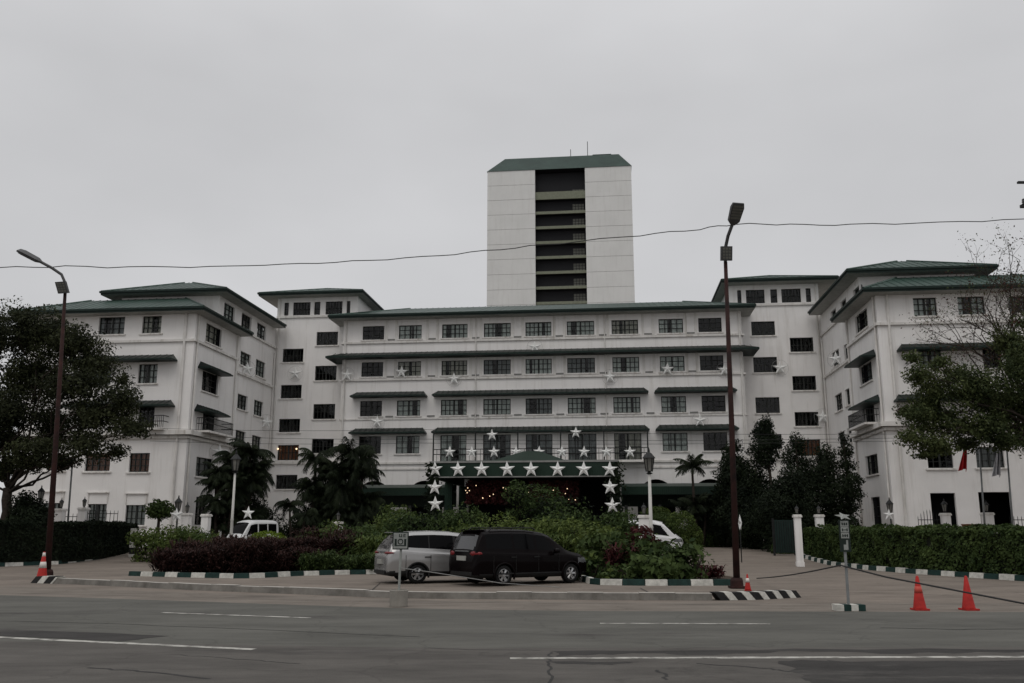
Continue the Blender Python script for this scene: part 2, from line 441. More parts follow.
edge_px = [(-260, 586), (-120, 590.5), (0, 595), (100, 598.2), (200, 601.5), (300, 605), (400, 608), (500, 610), (600, 611), (800, 611.5), (1024, 612), (1300, 612.5)]
edge = [G(*p) for p in edge_px]
edge = [Vector((-60, 46, 0))] + edge + [Vector((70, 19.6, 0))]
b = MB()
b.poly([(p.x, p.y, 0.0) for p in edge] + [(70, -50, 0.0), (-60, -50, 0.0)])
struct(b.build('road', M['asphalt']))
kf_px = [(30, 583), (75, 584), (130, 586.7), (200, 590), (300, 594), (350, 596), (400, 598), (500, 598.8), (600, 599.5), (720, 600), (760, 599.3), (800, 597)]
kf = [G(*p) for p in kf_px]
b = MB()                                      # worn concrete gutter between kerb and asphalt
far = [Vector((-60, 49, 0))] + [G(p[0], p[1] - 9) for p in edge_px] + [Vector((70, 24, 0))]
for i in range(len(edge) - 1):
    b.quad((edge[i].x, edge[i].y, -0.004), (edge[i + 1].x, edge[i + 1].y, -0.004), (far[i + 1].x, far[i + 1].y, -0.004), (far[i].x, far[i].y, -0.004))
struct(b.build('gutter_strip', M['gutter']))

def strip(name, a, c, w, m, z=0.004, n=12, ragged=0.012):
    a, c = Vector(a), Vector(c); d = (c - a).normalized(); q = Vector((-d.y, d.x, 0)); bb = MB()
    L0 = (c - a).length
    pts = []
    for i in range(n + 1):
        t = i / n; p = a + (c - a) * t
        j1 = w / 2 + random.uniform(-ragged, ragged); j2 = w / 2 + random.uniform(-ragged, ragged)
        pts.append((p + q * j1, p - q * j2))
    for i in range(n):
        u, v = pts[i], pts[i + 1]
        bb.quad((*u[1][:2], z), (*v[1][:2], z), (*v[0][:2], z), (*u[0][:2], z))
    return struct(bb.build(name, m))
for a, c, w in [((162, 612.7), (310, 618), .13), ((600, 623.4), (770, 624), .13), ((-160, 630), (254, 649.5), .16), ((510, 658.5), (1180, 656.5), .16), ((-700, 596), (-200, 601), .13)]:
    strip('lane_line', G(*a), G(*c), w, M['line'], n=40)
b = MB()                                      # darker patch of newer asphalt in the near lane, and worn strip
def blob(mb, px, z, jit=0.05, m=0):
    pts = []
    for i in range(len(px)):
        a = G(*px[i]); c = G(*px[(i + 1) % len(px)])
        for k in range(6):
            p = a.lerp(c, k / 6); pts.append((p.x + random.uniform(-jit, jit), p.y + random.uniform(-jit, jit), z))
    mb.poly(pts, m)
blob(b, [(782, 661), (860, 661.6), (1000, 660.2), (1190, 660), (1290, 700), (840, 715), (815, 690), (800, 676)], 0.003, 0.12)
struct(b.build('road_patch', M['patch']))
b = MB()
blob(b, [(-250, 622), (-40, 628), (80, 632), (170, 636), (120, 641.5), (-30, 634.5), (-260, 627)], 0.003, 0.03)
struct(b.build('road_patch', M['patch']))
b = MB()
blob(b, [(550, 651.2), (800, 649.4), (1180, 649), (1180, 653.6), (1000, 652), (900, 653.8), (800, 651.5), (700, 655.2), (640, 653), (560, 656.2)], 0.0025, 0.09)
struct(b.build('road_patch', M['patch']))
b = MB()
blob(b, [(546, 661.5), (640, 662.2), (610, 665), (556, 663.6)], 0.0025, 0.03)
struct(b.build('road_patch', M['patch']))
b = MB()
blob(b, [(-300, 640), (0, 641), (300, 646), (420, 648), (1500, 646.6), (1500, 900), (-300, 900)], 0.0015, 0.02)
struct(b.build('road_patch', M['worn']))

def offset_path(path, w):
    out = []
    for i, p in enumerate(path):
        d = (path[min(i + 1, len(path) - 1)] - path[max(i - 1, 0)]); d.z = 0; d.normalize()
        out.append(p + Vector((-d.y, d.x, 0)) * w)
    return out
def resample(path, step):
    out = [path[0].copy()]; acc = 0
    seg = [(path[i], path[i + 1]) for i in range(len(path) - 1)]
    need = step
    for a, c in seg:
        l = (c - a).length; pos = 0
        while l - pos >= need:
            pos += need; out.append(a.lerp(c, pos / l)); need = step
        need -= (l - pos)
    if (out[-1] - path[-1]).length > step * .3: out.append(path[-1].copy())
    return out
def kerb_mesh(path, step, w, h, shear=0.0, mats=2, gap=0.012, z0=-0.02):
    bb = MB(); pts = resample(path, step); off = offset_path(pts, w)
    for i in range(len(pts) - 1):
        d = (pts[i + 1] - pts[i]).normalized()
        a, c, e, f = pts[i] + d * gap, pts[i + 1] - d * gap, off[i + 1] - d * gap, off[i] + d * gap
        sh = d * shear; zz = gz(a.x, a.y)
        j = random.uniform(-0.012, 0.012)
        inn = (e - c).normalized() * 0.03
        bb.add([(*a[:2], zz + z0), (*c[:2], zz + z0), (*e[:2], zz + z0), (*f[:2], zz + z0),
                (*(a + sh + inn)[:2], zz + h + j), (*(c + sh + inn)[:2], zz + h + j), (*(e + sh)[:2], zz + h + j), (*(f + sh)[:2], zz + h + j)],
               [(3, 2, 1, 0), (4, 5, 6, 7), (0, 1, 5, 4), (1, 2, 6, 5), (2, 3, 7, 6), (3, 0, 4, 7)], i % mats)
    return bb
i0, i1 = 1, 9
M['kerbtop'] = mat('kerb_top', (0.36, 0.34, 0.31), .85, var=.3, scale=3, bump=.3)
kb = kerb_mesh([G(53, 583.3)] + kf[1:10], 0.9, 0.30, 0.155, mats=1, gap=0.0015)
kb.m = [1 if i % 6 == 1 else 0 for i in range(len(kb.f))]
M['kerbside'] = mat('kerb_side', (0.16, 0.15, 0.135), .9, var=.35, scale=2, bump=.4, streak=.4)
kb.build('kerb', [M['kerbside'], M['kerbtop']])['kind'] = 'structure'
kerb_mesh([G(30, 582.6), G(52, 583.3)], 0.30, 0.36, 0.21, 0.20).build('kerb', [M['kerbb'], M['kerbw']])['kind'] = 'structure'
kerb_mesh([G(721, 600), G(760, 599.3), G(802, 597)], 0.24, 0.34, 0.18, -0.16).build('kerb', [M['kerbb'], M['kerbw']])['kind'] = 'structure'

# ------------------------------------------------------------ the hotel
HO = (-5.85, 74.0, 0.0)
def hw(x, y, z=0):                            # hotel coordinates -> world
    c, s = math.cos(YAW), math.sin(YAW)
    return Vector((x * c + y * s, -x * s + y * c, z))
def H(): return MB(HO)
hotel = thing('hotel', 'long white five storey hotel with green roofs and projecting wings', 'hotel', hw(*HO), -YAW)
AX = -5.85
def mir(x): return 2 * AX - x

def panel(mb, org, ud, ind, u0, u1, z0, z1, holes, depth=0.22, m=0):
    """a wall face with real openings; org + ud*u + z, reveals go inwards along ind"""
    org, ud, ind = Vector(org), Vector(ud), Vector(ind)
    us = sorted({u0, u1, *[h[0] for h in holes], *[h[1] for h in holes]}); zs = sorted({z0, z1, *[h[2] for h in holes], *[h[3] for h in holes]})
    us = [u for u in us if u0 <= u <= u1]; zs = [z for z in zs if z0 <= z <= z1]
    pt = lambda u, z, d=0.0: tuple(org + ud * u + ind * d + Vector((0, 0, z)))
    for i in range(len(us) - 1):
        run = None
        for j in range(len(zs) - 1):
            cu, cz = (us[i] + us[i + 1]) / 2, (zs[j] + zs[j + 1]) / 2
            if any(h[0] < cu < h[1] and h[2] < cz < h[3] for h in holes): continue
            mb.quad(pt(us[i], zs[j]), pt(us[i + 1], zs[j]), pt(us[i + 1], zs[j + 1]), pt(us[i], zs[j + 1]), m)
    for a, c, e, f in holes:
        mb.quad(pt(a, e), pt(a, e, depth), pt(a, f, depth), pt(a, f), m); mb.quad(pt(c, e), pt(c, f), pt(c, f, depth), pt(c, e, depth), m)
        mb.quad(pt(a, f), pt(a, f, depth), pt(c, f, depth), pt(c, f), m); mb.quad(pt(a, e), pt(c, e), pt(c, e, depth), pt(a, e, depth), m)

_wm = {}
def window(name, x, y, z, w, h, rz=0.0, cur='grey', nx=4, nz=3, sill=True, parent=None):
    """glazed opening; x, y, z the centre on the wall's outer face"""
    parent = parent or hotel
    w, h = round(w, 1), round(h, 1)
    k = (w, h, nx, nz)
    if k not in _wm:
        a = MB(); a.quad((-w / 2, .20, -h / 2), (w / 2, .20, -h / 2), (w / 2, .20, h / 2), (-w / 2, .20, h / 2))
        f = MB(); t = 0.05
        for i in range(nx + 1):
            u = -w / 2 + w * i / nx; tt = 0.06 if i in (0, nx) or (nx % 2 == 0 and i == nx // 2) else 0.028
            f.box(u - tt, u + tt, .14, .21, -h / 2, h / 2)
        for i in range(nz + 1):
            u = -h / 2 + h * i / nz; tt = 0.05 if i in (0, nz) else 0.022
            f.box(-w / 2, w / 2, .142, .208, u - tt, u + tt)
        s = MB(); s.box(-w / 2 - .14, w / 2 + .14, -.10, .10, -h / 2 - .12, -h / 2 - .015)
        _wm[k] = (a.mesh('window', M['glass']), f.mesh('frame', M['frame']), s.mesh('sill', M['trim']))
    off = Vector(HO) if parent is hotel else Vector(parent['off'])
    a, f, s = _wm[k]
    o = put(name, a, parent, Vector((x, y, z)) - off, rz)
    put('frame', f, o)
    if sill: put('sill', s, o)
    if cur:
        c = MB(); n = max(6, int(w / 0.09))
        gap = random.uniform(0.0, 0.30) * w if cur == 'grey' else random.uniform(0.0, 0.08) * w
        gc = random.uniform(-0.3, 0.3) * w
        pts = [(-w / 2 + w * i / n) for i in range(n + 1)]
        for i in range(n):
            cc = (pts[i] + pts[i + 1]) / 2
            if abs(cc - gc) < gap / 2: continue
            ya, yb = (.25, .30) if i % 2 else (.30, .25)
            c.quad((pts[i], ya, -h / 2), (pts[i + 1], yb, -h / 2), (pts[i + 1], yb, h / 2), (pts[i], ya, h / 2))
        if c.v: c.build('curtain', M[random.choice(('curtain', 'curtain', 'curtain2', 'curtain3'))] if cur == 'grey' else M['brown'], o)
    return o

def hip_roof(x0, x1, y0, y1, ze, zr, inset=None, fas=0.28, name='roof', ridge=None, mtop='roof', parent=None, mk=H):
    parent = parent or hotel
    b = mk(); d = inset if inset else min(x1 - x0, y1 - y0) / 2
    ym = (y0 + y1) / 2
    if ridge: rx0, rx1, ry0, ry1 = ridge
    elif (x1 - x0) >= (y1 - y0): rx0, rx1, ry0, ry1 = x0 + d, x1 - d, ym, ym
    else: rx0, rx1, ry0, ry1 = (x0 + x1) / 2, (x0 + x1) / 2, y0 + d, y1 - d
    e = [(x0, y0, ze + fas), (x1, y0, ze + fas), (x1, y1, ze + fas), (x0, y1, ze + fas)]
    r = [(rx0, ry0, zr), (rx1, ry0, zr), (rx1, ry1, zr), (rx0, ry1, zr)]
    for i in range(4):
        q = [e[i], e[(i + 1) % 4], r[(i + 1) % 4], r[i]]; uq = []
        for p in q:
            if p not in uq: uq.append(p)
        b.poly(uq, 0)
    if rx0 != rx1 and ry0 != ry1: b.poly(r, 0)
    lo = [(p[0], p[1], ze) for p in e]
    for i in range(4): b.quad(lo[i], lo[(i + 1) % 4], e[(i + 1) % 4], e[i], 1)
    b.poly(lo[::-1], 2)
    g = 0.09                                  # gutter along the eave
    b.box(x0 - g, x1 + g, y0 - g, y0 - 0.003, ze + fas - .13, ze + fas + .02, 1)
    b.box(x0 - g, x0 - 0.003, y0, y1, ze + fas - .13, ze + fas + .02, 1); b.box(x1 + 0.003, x1 + g, y0, y1, ze + fas - .13, ze + fas + .02, 1)
    for i in range(4):                        # ridge caps on the hips
        if i < 2 or True: b.tube([e[i], r[i]], 0.09, 6, 0)
    n = int((x1 - x0) / .55)                  # standing seams on the street-side slope
    for i in range(1, n):
        u = x0 + (x1 - x0) * i / n
        t = min(1.0, (u - x0) / max(.01, rx0 - x0), (x1 - u) / max(.01, x1 - rx1))
        b.tube([(u, y0, ze + fas + .01), (u, y0 + (ry0 - y0) * t, ze + fas + (zr - ze - fas) * t + .01)], .028, 4, 0)
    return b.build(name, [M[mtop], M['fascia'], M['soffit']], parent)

def awning(u0, u1, z, org, ud, out, proj=1.0, rise=0.42, name='awning'):
    """small metal roof over a window row, hipped at both ends; z = height of its lower edge"""
    b = H(); org, ud, out = Vector(org), Vector(ud), Vector(out)
    p = lambda u, o, zz: tuple(org + ud * u + out * o + Vector((0, 0, zz)))
    a = [p(u0 - .35, proj, z), p(u1 + .35, proj, z), p(u1, 0.01, z + rise), p(u0, 0.01, z + rise)]
    b.poly(a, 0); b.poly([p(u0 - .35, 0.01, z), a[0], a[3]], 0); b.poly([p(u1 + .35, 0.01, z), a[2], a[1]], 0)
    b.poly([p(u0 - .35, 0.01, z - .10), p(u1 + .35, 0.01, z - .10), p(u1 + .35, proj, z - .10), p(u0 - .35, proj, z - .10)], 1)
    b.poly([p(u0 - .35, proj, z - .10), p(u1 + .35, proj, z - .10), a[1], a[0]], 1)
    b.poly([p(u0 - .35, 0.01, z - .10), p(u0 - .35, proj, z - .10), a[0], p(u0 - .35, 0.01, z)], 1)
    b.poly([p(u1 + .35, proj, z - .10), p(u1 + .35, 0.01, z - .10), p(u1 + .35, 0.01, z), a[1]], 1)
    n = int((u1 - u0) / 0.45)
    for i in range(n + 1):                    # standing seams
        u = u0 + (u1 - u0) * i / max(1, n)
        b.tube([p(u, proj, z + .012), p(u, 0.02, z + rise + .012)], 0.022, 4, 0)
    return b.build(name, [M['awning'], M['fascia'], M['soffit']], hotel)

# --- central block
CY = 74.0
cols = [-20.05, -16.82, -12.95, -9.30, -5.80, -2.25, 1.45, 5.25, 8.45]
cw = [1.9, 2.0, 2.2, 2.3, 2.2, 2.3, 2.2, 2.0, 1.9]
rows = [(17.72, 18.92), (14.5, 15.76), (11.1, 12.42), (7.95, 9.42)]
holes = []
for r, (za, zb) in enumerate(rows):
    for c, x in enumerate(cols):
        w = cw[c] / 2
        if r == 3 and 2 <= c <= 6: holes.append((x - w, x + w, 7.25, zb + .02))
        else: holes.append((x - w, x + w, za, zb))
arches = [(-19.6, 1.5), (-15.3, 1.5), (3.6, 1.5), (7.9, 1.5)]
for x, r in arches: holes.append((x - r, x + r, 0.5, 5.7))
holes.append((-11.6, -.1, .4, 6.3))  # wide opening added in place of arches to darken under the canopy
holes.sort()
b = H()
panel(b, (0, CY, 0), (1, 0, 0), (0, 1, 0), -22.7, 11.0, -0.3, 19.55, holes, 0.25)
for x, r in arches:                           # arch spandrels
    for sgn in (-1, 1):
        pts = [(x + sgn * r, CY, 5.7)]
        arc = [(x + sgn * r * math.cos(t), 5.7 - r + r * math.sin(t)) for t in np.linspace(0, math.pi / 2, 9)]
        pf = [(x + sgn * r, 5.7)] + arc
        b.poly([(p[0], CY + .004, p[1]) for p in pf])
        for i in range(8): b.quad((arc[i][0], CY, arc[i][1]), (arc[i + 1][0], CY, arc[i + 1][1]), (arc[i + 1][0], CY + .3, arc[i + 1][1]), (arc[i][0], CY + .3, arc[i][1]))
b.quad((-22.7, CY, -.3), (-22.7, 90, -.3), (-22.7, 90, 19.55), (-22.7, CY, 19.55)); b.quad((11, CY, -.3), (11, 90, -.3), (11, 90, 19.55), (11, CY, 19.55))
b.quad((-22.7, 90, -.3), (11, 90, -.3), (11, 90, 19.55), (-22.7, 90, 19.55))
b.quad((-22.7, 81, -.3), (11, 81, -.3), (11, 81, 19.55), (-22.7, 81, 19.55), 1)   # corridor wall the rooms end at, near-black in place of their shade
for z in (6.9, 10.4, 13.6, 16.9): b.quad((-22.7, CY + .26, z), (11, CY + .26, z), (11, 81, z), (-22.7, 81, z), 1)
b.build('wall', [M['wall'], M['dark']], hotel)
for r, (za, zb) in enumerate(rows):
    for c, x in enumerate(cols):
        cur = 'grey' if 1 <= c <= 7 else None
        if r == 3 and 2 <= c <= 6: window('french_window', x, CY, (7.25 + zb + .02) / 2, cw[c], zb + .02 - 7.25, 0, cur, 4, 4, False)
        else: window('window', x, CY, (za + zb) / 2, cw[c], zb - za, 0, cur, 6 if c in (2, 3, 4, 5, 6) else 4, 3)
b = H()                                       # string courses and ledges, proud of the wall
for z0, z1, o in ((17.36, 17.52, .14), (14.12, 14.28, .14), (10.78, 10.90, .07), (7.06, 7.22, .14), (6.60, 6.72, .08)):
    b.box(-22.7 - o, 11 + o, CY - o, CY - .002, z0, z1)
    b.box(-22.7 - o, -22.703, CY, 80, z0, z1); b.box(11.003, 11 + o, CY, 80, z0, z1)
for x in cols[:-1]:                           # flat pilasters beside the top windows, with little weep grilles below
    pass
for r in (0, 1):
    za, zb = rows[r]
    for c in range(len(cols) - 1):
        xm = (cols[c] + cols[c + 1]) / 2
        for dx in (-.42, .42): b.box(xm + dx - .11, xm + dx + .11, CY - .06, CY - .002, za - .18, zb + .45)
b.build('string_course', M['trim'], hotel)
for r, (za, zb) in enumerate(rows[:3]):
    for c in range(len(cols) - 1):
        xm = (cols[c] + cols[c + 1]) / 2; b = H()
        b.box(xm - .32, xm + .32, CY - .065, CY - .004, za - .10, za + .02)
        b.build('vent_grille', M['joint'], hotel)
hip_roof(-23.7, 12.0, 72.9, 91, 19.42, 22.40, inset=5.0, ridge=(-18.7, 7.0, 82.0, 82.0))
# second-level skirt roof, full width with returns
b = H()
x0, x1, z, pr, rs = -22.7, 11.0, 16.15, 1.15, 0.42
p = [(x0 - pr, CY - pr, z), (x1 + pr, CY - pr, z), (x1 + .0, CY - .01, z + rs), (x0 - .0, CY - .01, z + rs)]
b.poly(p, 0); b.poly([p[0], p[3], (x0 - .01, 84, z + rs), (x0 - pr, 84, z)], 0); b.poly([p[1], (x1 + pr, 84, z), (x1 + .01, 84, z + rs), p[2]], 0)
lo = [(q[0], q[1], z - .16) for q in ((x0 - pr, CY - pr), (x1 + pr, CY - pr))]
b.quad(lo[0], lo[1], p[1], p[0], 1); b.quad((x0 - pr, 84, z - .16), lo[0], p[0], (x0 - pr, 84, z), 1); b.quad(lo[1], (x1 + pr, 84, z - .16), (x1 + pr, 84, z), p[1], 1)
b.poly([(x0 - pr, CY - pr, z - .16), (x0 - pr, 84, z - .16), (x1 + pr, 84, z - .16), (x1 + pr, CY - pr, z - .16)], 1)
for i in range(75):
    u = x0 - .6 + (x1 - x0 + 1.2) * i / 74; b.tube([(u, CY - pr, z + .012), (u, CY - .02, z + rs + .012)], .022, 4, 0)
b.build('skirt_roof', [M['awning'], M['fascia'], M['soffit']], hotel)
for (u0, u1) in ((-21.3, -15.55), (-14.3, 2.85), (4.05, 9.9)):
    awning(u0, u1, 12.75, (0, CY, 0), (1, 0, 0), (0, -1, 0))
    awning(u0, u1, 9.66, (0, CY, 0), (1, 0, 0), (0, -1, 0))
b = H()                                       # balcony along the middle of the fourth row
b.box(-14.4, 3.0, CY - 1.2, CY - .15, 7.02, 7.20)
b.build('balcony_slab', M['trim'], hotel)
b = H()
for z in (8.15, 7.75): b.tube([(-14.4, CY - 1.15, z), (3.0, CY - 1.15, z)], .035, 5)
for i in range(59): x = -14.4 + 17.4 * i / 58; b.box(x - .015, x + .015, CY - 1.165, CY - 1.135, 7.2, 8.15)
for i in range(6): x = -14.4 + 17.4 * i / 5; b.box(x - .05, x + .05, CY - 1.2, CY - 1.1, 7.2, 9.65)
b.build('balcony_railing', M['iron'], hotel)
for x in (-11.1, -0.25, -22.45, 10.8):
    b = H()
    if x > -20 and x < 10: b.tube([(x, CY - .12, 19.5), (x, CY - .12, 7.3)], .055, 6)
    else: b.tube([(x, CY - .12, 19.5), (x, CY - .12, 0)], .09, 6)
    b.build('downpipe', M['trim'], hotel)

# --- stair blocks between the centre and the wings
def link(f):
    fx = f
    s = 1 if f(1) > f(0) else -1
    def rx(a, c): a, c = f(a), f(c); return (min(a, c), max(a, c))
    LY = 76.0
    colA, colB = rx(-28.8, -26.9), rx(-25.75, -23.8)
    hA = [(16.27, 17.5), (13.05, 14.24), (10.07, 11.23), (7.63, 8.95), (5.16, 6.37)]
    hB = [(17.75, 18.97), (14.6, 15.9), (11.17, 12.5), (8.2, 9.44)]
    hs = [(*colA, *z) for z in hA] + [(*colB, *z) for z in hB]
    tops = [(-28.88, -28.46, .4), (-28.05, -26.45, 1.6), (-26.1, -25.54, .6), (-25.05, -23.5, 1.6), (-23.12, -22.78, .4)]
    th = [(*rx(a, c), 20.55, 21.75) for a, c, w in tops]
    x0, x1 = rx(-29.5, -22.1)
    b = H()
    panel(b, (0, LY, 0), (1, 0, 0), (0, 1, 0), x0, x1, -.3, 22.2, sorted(hs + th), .22)
    xo = f(-22.1); b.quad((xo, LY, -.3), (xo, 86, -.3), (xo, 86, 22.2), (xo, LY, 22.2)); xo = f(-29.5); b.quad((xo, LY + .01, -.3), (xo, 86, -.3), (xo, 86, 22.2), (xo, LY + .01, 22.2))
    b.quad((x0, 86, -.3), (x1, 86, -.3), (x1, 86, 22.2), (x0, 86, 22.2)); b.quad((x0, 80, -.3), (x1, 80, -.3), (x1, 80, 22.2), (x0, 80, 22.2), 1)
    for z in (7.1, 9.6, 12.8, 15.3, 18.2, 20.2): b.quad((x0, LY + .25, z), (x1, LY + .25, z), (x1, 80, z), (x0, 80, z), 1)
    b.build('wall', [M['wall'], M['dark']], hotel)
    for (a, c, e, g) in hs + th:
        lowest = e < 9 and abs((a + c) / 2 - (colA[0] + colA[1]) / 2) < .1 and e > 6
        window('stair_window', (a + c) / 2, LY, (e + g) / 2, c - a, g - e, 0, 'brown' if lowest else None, 6 if c - a > 1 else 1, 2, e < 20)
    b = H()
    for z0, z1, o in ((20.30, 20.48, .14), (7.30, 7.52, .18)): b.box(x0, x1, LY - o, LY - .003, z0, z1)
    for q in (-29.2, -24.2): b.tube([(f(q - .05), LY - .1, 22.1), (f(q - .05), LY - .1, 7)], .06, 6) if q == -29.2 else None
    b.build('string_course', M['trim'], hotel)
    e0, e1 = rx(-30.9, -21.4)
    hip_roof(e0, e1, 74.9, 84.5, 22.15, 23.95)
link(lambda x: x); link(mir)

# --- the projecting wings
def wing(f, front, side_pav, side_back, front_awn, side_awn):
    WY, WX = 60.4, f(-29.5); s = 1 if f(1) > f(0) else -1
    far_x = f(-42.3)
    x0, x1 = min(WX, far_x), max(WX, far_x)
    b = H()
    hs = [(L(q[0], q[1], WY)[0], L(q[2], q[1], WY)[0], L((q[0] + q[2]) / 2, q[3], WY)[1], L((q[0] + q[2]) / 2, q[1], WY)[1]) for q in front]
    panel(b, (0, WY, 0), (1, 0, 0), (0, 1, 0), x0, x1, -.3, 17.2, sorted(hs), .22)
    sp = []
    for q in side_pav + side_back:
        ym, zm = LS(q[0], q[1], WX); ym2, zb = LS(q[2], q[3], WX); sp.append((ym, q[4], (zm, zb)))
    hz = [(y - w / 2, y + w / 2, z[1], z[0]) for y, w, z in sp]
    low = [h for h in hz if h[3] < 17.1]; top = [h for h in hz if h[3] >= 17.1]
    panel(b, (WX, 0, 0), (0, 1, 0), (-s, 0, 0), WY, 76.0, -.3, 17.2, sorted(low), .22)
    panel(b, (WX - s * .003, 0, 0), (0, 1, 0), (-s, 0, 0), 64.0, 76.0, 17.2, 19.45, sorted(top), .22)
    ux = f(-37.4); b.quad((min(ux, WX), 64, 16.8), (max(ux, WX), 64, 16.8), (max(ux, WX), 64, 19.45), (min(ux, WX), 64, 19.45)); b.quad((ux, 64, 16.8), (ux, 76, 16.8), (ux, 76, 19.45), (ux, 64, 19.45))
    b.quad((x0, 76.3, -.3), (x1, 76.3, -.3), (x1, 76.3, 19.4), (x0, 76.3, 19.4)); b.quad((far_x, WY, -.3), (far_x, 76.3, -.3), (far_x, 76.3, 17.2), (far_x, WY, 17.2))
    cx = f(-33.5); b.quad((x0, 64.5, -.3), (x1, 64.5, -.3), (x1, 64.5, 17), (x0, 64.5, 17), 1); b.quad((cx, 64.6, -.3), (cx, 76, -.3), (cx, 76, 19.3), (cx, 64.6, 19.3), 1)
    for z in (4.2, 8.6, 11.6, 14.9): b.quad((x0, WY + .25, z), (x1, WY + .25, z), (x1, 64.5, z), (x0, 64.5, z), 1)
    b.build('wall', [M['wall'], M['dark']], hotel)
    for q, h in zip(front, hs): q[4] != 'open' and window(q[5] if len(q) > 5 else 'window', (h[0] + h[1]) / 2, WY, (h[2] + h[3]) / 2, h[1] - h[0], h[3] - h[2], 0, q[4], 4, 3 if h[3] - h[2] < 2 else 4, h[2] > 1)
    rz = R(90) if s > 0 else R(-90)
    for (y, w, z), q in zip(sp, side_pav + side_back):
        nm = q[5] if len(q) > 5 else 'window'
        window(nm, WX, y, (z[0] + z[1]) / 2, w, z[0] - z[1], rz, None if nm == 'balcony_door' else 'grey' if random.random() < .75 else None, 3, 3, nm != 'balcony_door')
    b = H()
    for z0, z1, o in ((14.95, 15.13, .16), (8.25, 8.55, .45), (8.0, 8.2, .18)):
        b.box(x0 - o, x1 + o, WY - o, WY - .003, z0, z1); a = WX + s * .003; c = WX + s * o
        ye = 68.0 if z0 > 10 or o > .3 else 68.0
        b.box(min(a, c), max(a, c), WY, ye, z0, z1)
    a, c = WX + s * .003, WX + s * .14
    for z0, z1 in ((17.5, 17.66), (13.95, 14.13)): b.box(min(a, c), max(a, c), 68.0 if z0 < 15 else 68.6, 76, z0, z1)
    for h in hs:                              # blind recess mouldings over the ground floor windows
        if h[3] < 4.2 and h[2] > 1.2 and s > 0:
            b.box(h[0] - .1, h[1] + .1, WY - .12, WY - .003, h[3] + .75, h[3] + .83); b.box(h[0] - .05, h[0] + .02, WY - .05, WY - .003, h[3] + .08, h[3] + .75); b.box(h[1] - .02, h[1] + .05, WY - .05, WY - .003, h[3] + .08, h[3] + .75)
    b.build('string_course', M['trim'], hotel)
    for yy, xx in ((WY + .35, WX + s * .1), (67.7, WX + s * .1), (75.7, WX + s * .1)):
        b = H(); b.tube([(xx, yy, 17.1), (xx, yy, .2)], .07, 6); b.build('downpipe', M['trim'], hotel)
    b = H(); b.tube([(f(-30.2), WY - .1, 17.1), (f(-30.2), WY - .1, .2)], .09, 6); b.build('downpipe', M['trim'], hotel)
    e0, e1 = min(f(-28.5), f(-43.3)), max(f(-28.5), f(-43.3))
    r0, r1 = min(f(-31.9), f(-39.5)), max(f(-31.9), f(-39.5))
    hip_roof(e0, e1, 59.4, 68.4, 17.0, 19.0, ridge=(r0, r1, 63.4, 64.2))
    e0, e1 = min(f(-28.5), f(-38.5)), max(f(-28.5), f(-38.5)); r0, r1 = min(f(-33.2), f(-33.9)), max(f(-33.2), f(-33.9))
    hip_roof(e0, e1, 62.9, 75.6, 19.3, 21.25, ridge=(r0, r1, 67.0, 70.0))
    for (px0, px1, py) in front_awn:
        u0 = L(px0, py, WY - 1)[0]; u1, z = L(px1, py, WY - 1); awning(u0 + .35, u1 - .35, z, (0, WY, 0), (1, 0, 0), (0, -1, 0), 1.0, .42)
    for (px, py, w) in side_awn:
        y, z = LS(px, py, WX + s * .5); awning(y - w / 2, y + w / 2, z, (WX, 0, 0), (0, 1, 0), (s, 0, 0), 1.0, .42)
    # corner balcony with iron rail over the cornice
    b = H(); xa = WX + s * .40
    yb0, yb1 = 61.6, 65.8
    xs_ = sorted((WX + s * .003, WX + s * 1.0)); b.box(xs_[0], xs_[1], yb0, yb1, 8.56, 8.70); b.build('balcony_slab', M['trim'], hotel)
    b = H(); xo = WX + s * .96
    for z in (9.6, 9.2): b.tube([(WX + s * .05, yb0 + .04, z), (xo, yb0 + .04, z), (xo, yb1 - .04, z), (WX + s * .05, yb1 - .04, z)], .03, 5)
    for i in range(27): y = yb0 + .04 + (yb1 - yb0 - .08) * i / 26; b.box(xo - .014, xo + .014, y - .014, y + .014, 8.7, 9.6)
    for i in range(6): x = WX + (xo - WX) * i / 5; b.box(x - .014, x + .014, yb0 + .026, yb0 + .054, 8.7, 9.6)
    b.build('balcony_railing', M['iron'], hotel)
wing(lambda x: x,
     [(99.6, 317, 125.3, 334, 'grey'), (143, 316, 162, 333, 'grey'), (139, 364, 158, 383, 'grey'), (139, 406, 155, 428, None), (88, 367, 112, 385, 'grey'),
      (48, 454, 66, 470.5, 'brown'), (86, 453, 111, 471, 'brown'), (130, 453, 150, 472, 'brown'), (43, 503, 63, 523, 'grey'), (88, 504, 107, 524, 'grey'), (126, 505, 146, 525, 'grey'), (40, 320, 66, 337, 'grey')],
     [(214.5, 326.5, 214.5, 345, 2.7), (211, 373, 211, 393, 2.7), (209, 414, 208, 437, 1.9, 'balcony_door'), (205, 458, 205, 477, 2.7), (202, 497, 202, 525, 1.8, 'balcony_door')],
     [(230, 305, 230, 320, 2.0), (247, 315, 247, 331, 2.0), (262, 324.5, 262, 340, 2.0), (246, 353, 246, 367, 2.1), (261, 361, 261, 377, 2.1), (243, 395, 243, 410, 2.0), (259, 401, 259, 416, 2.0), (241, 431, 241, 446, 2.0), (257, 436, 257, 450, 2.0)],
     [(62, 171, 357.5), (60, 168.5, 404)], [(216, 371, 3.2), (213, 413, 3.3)])
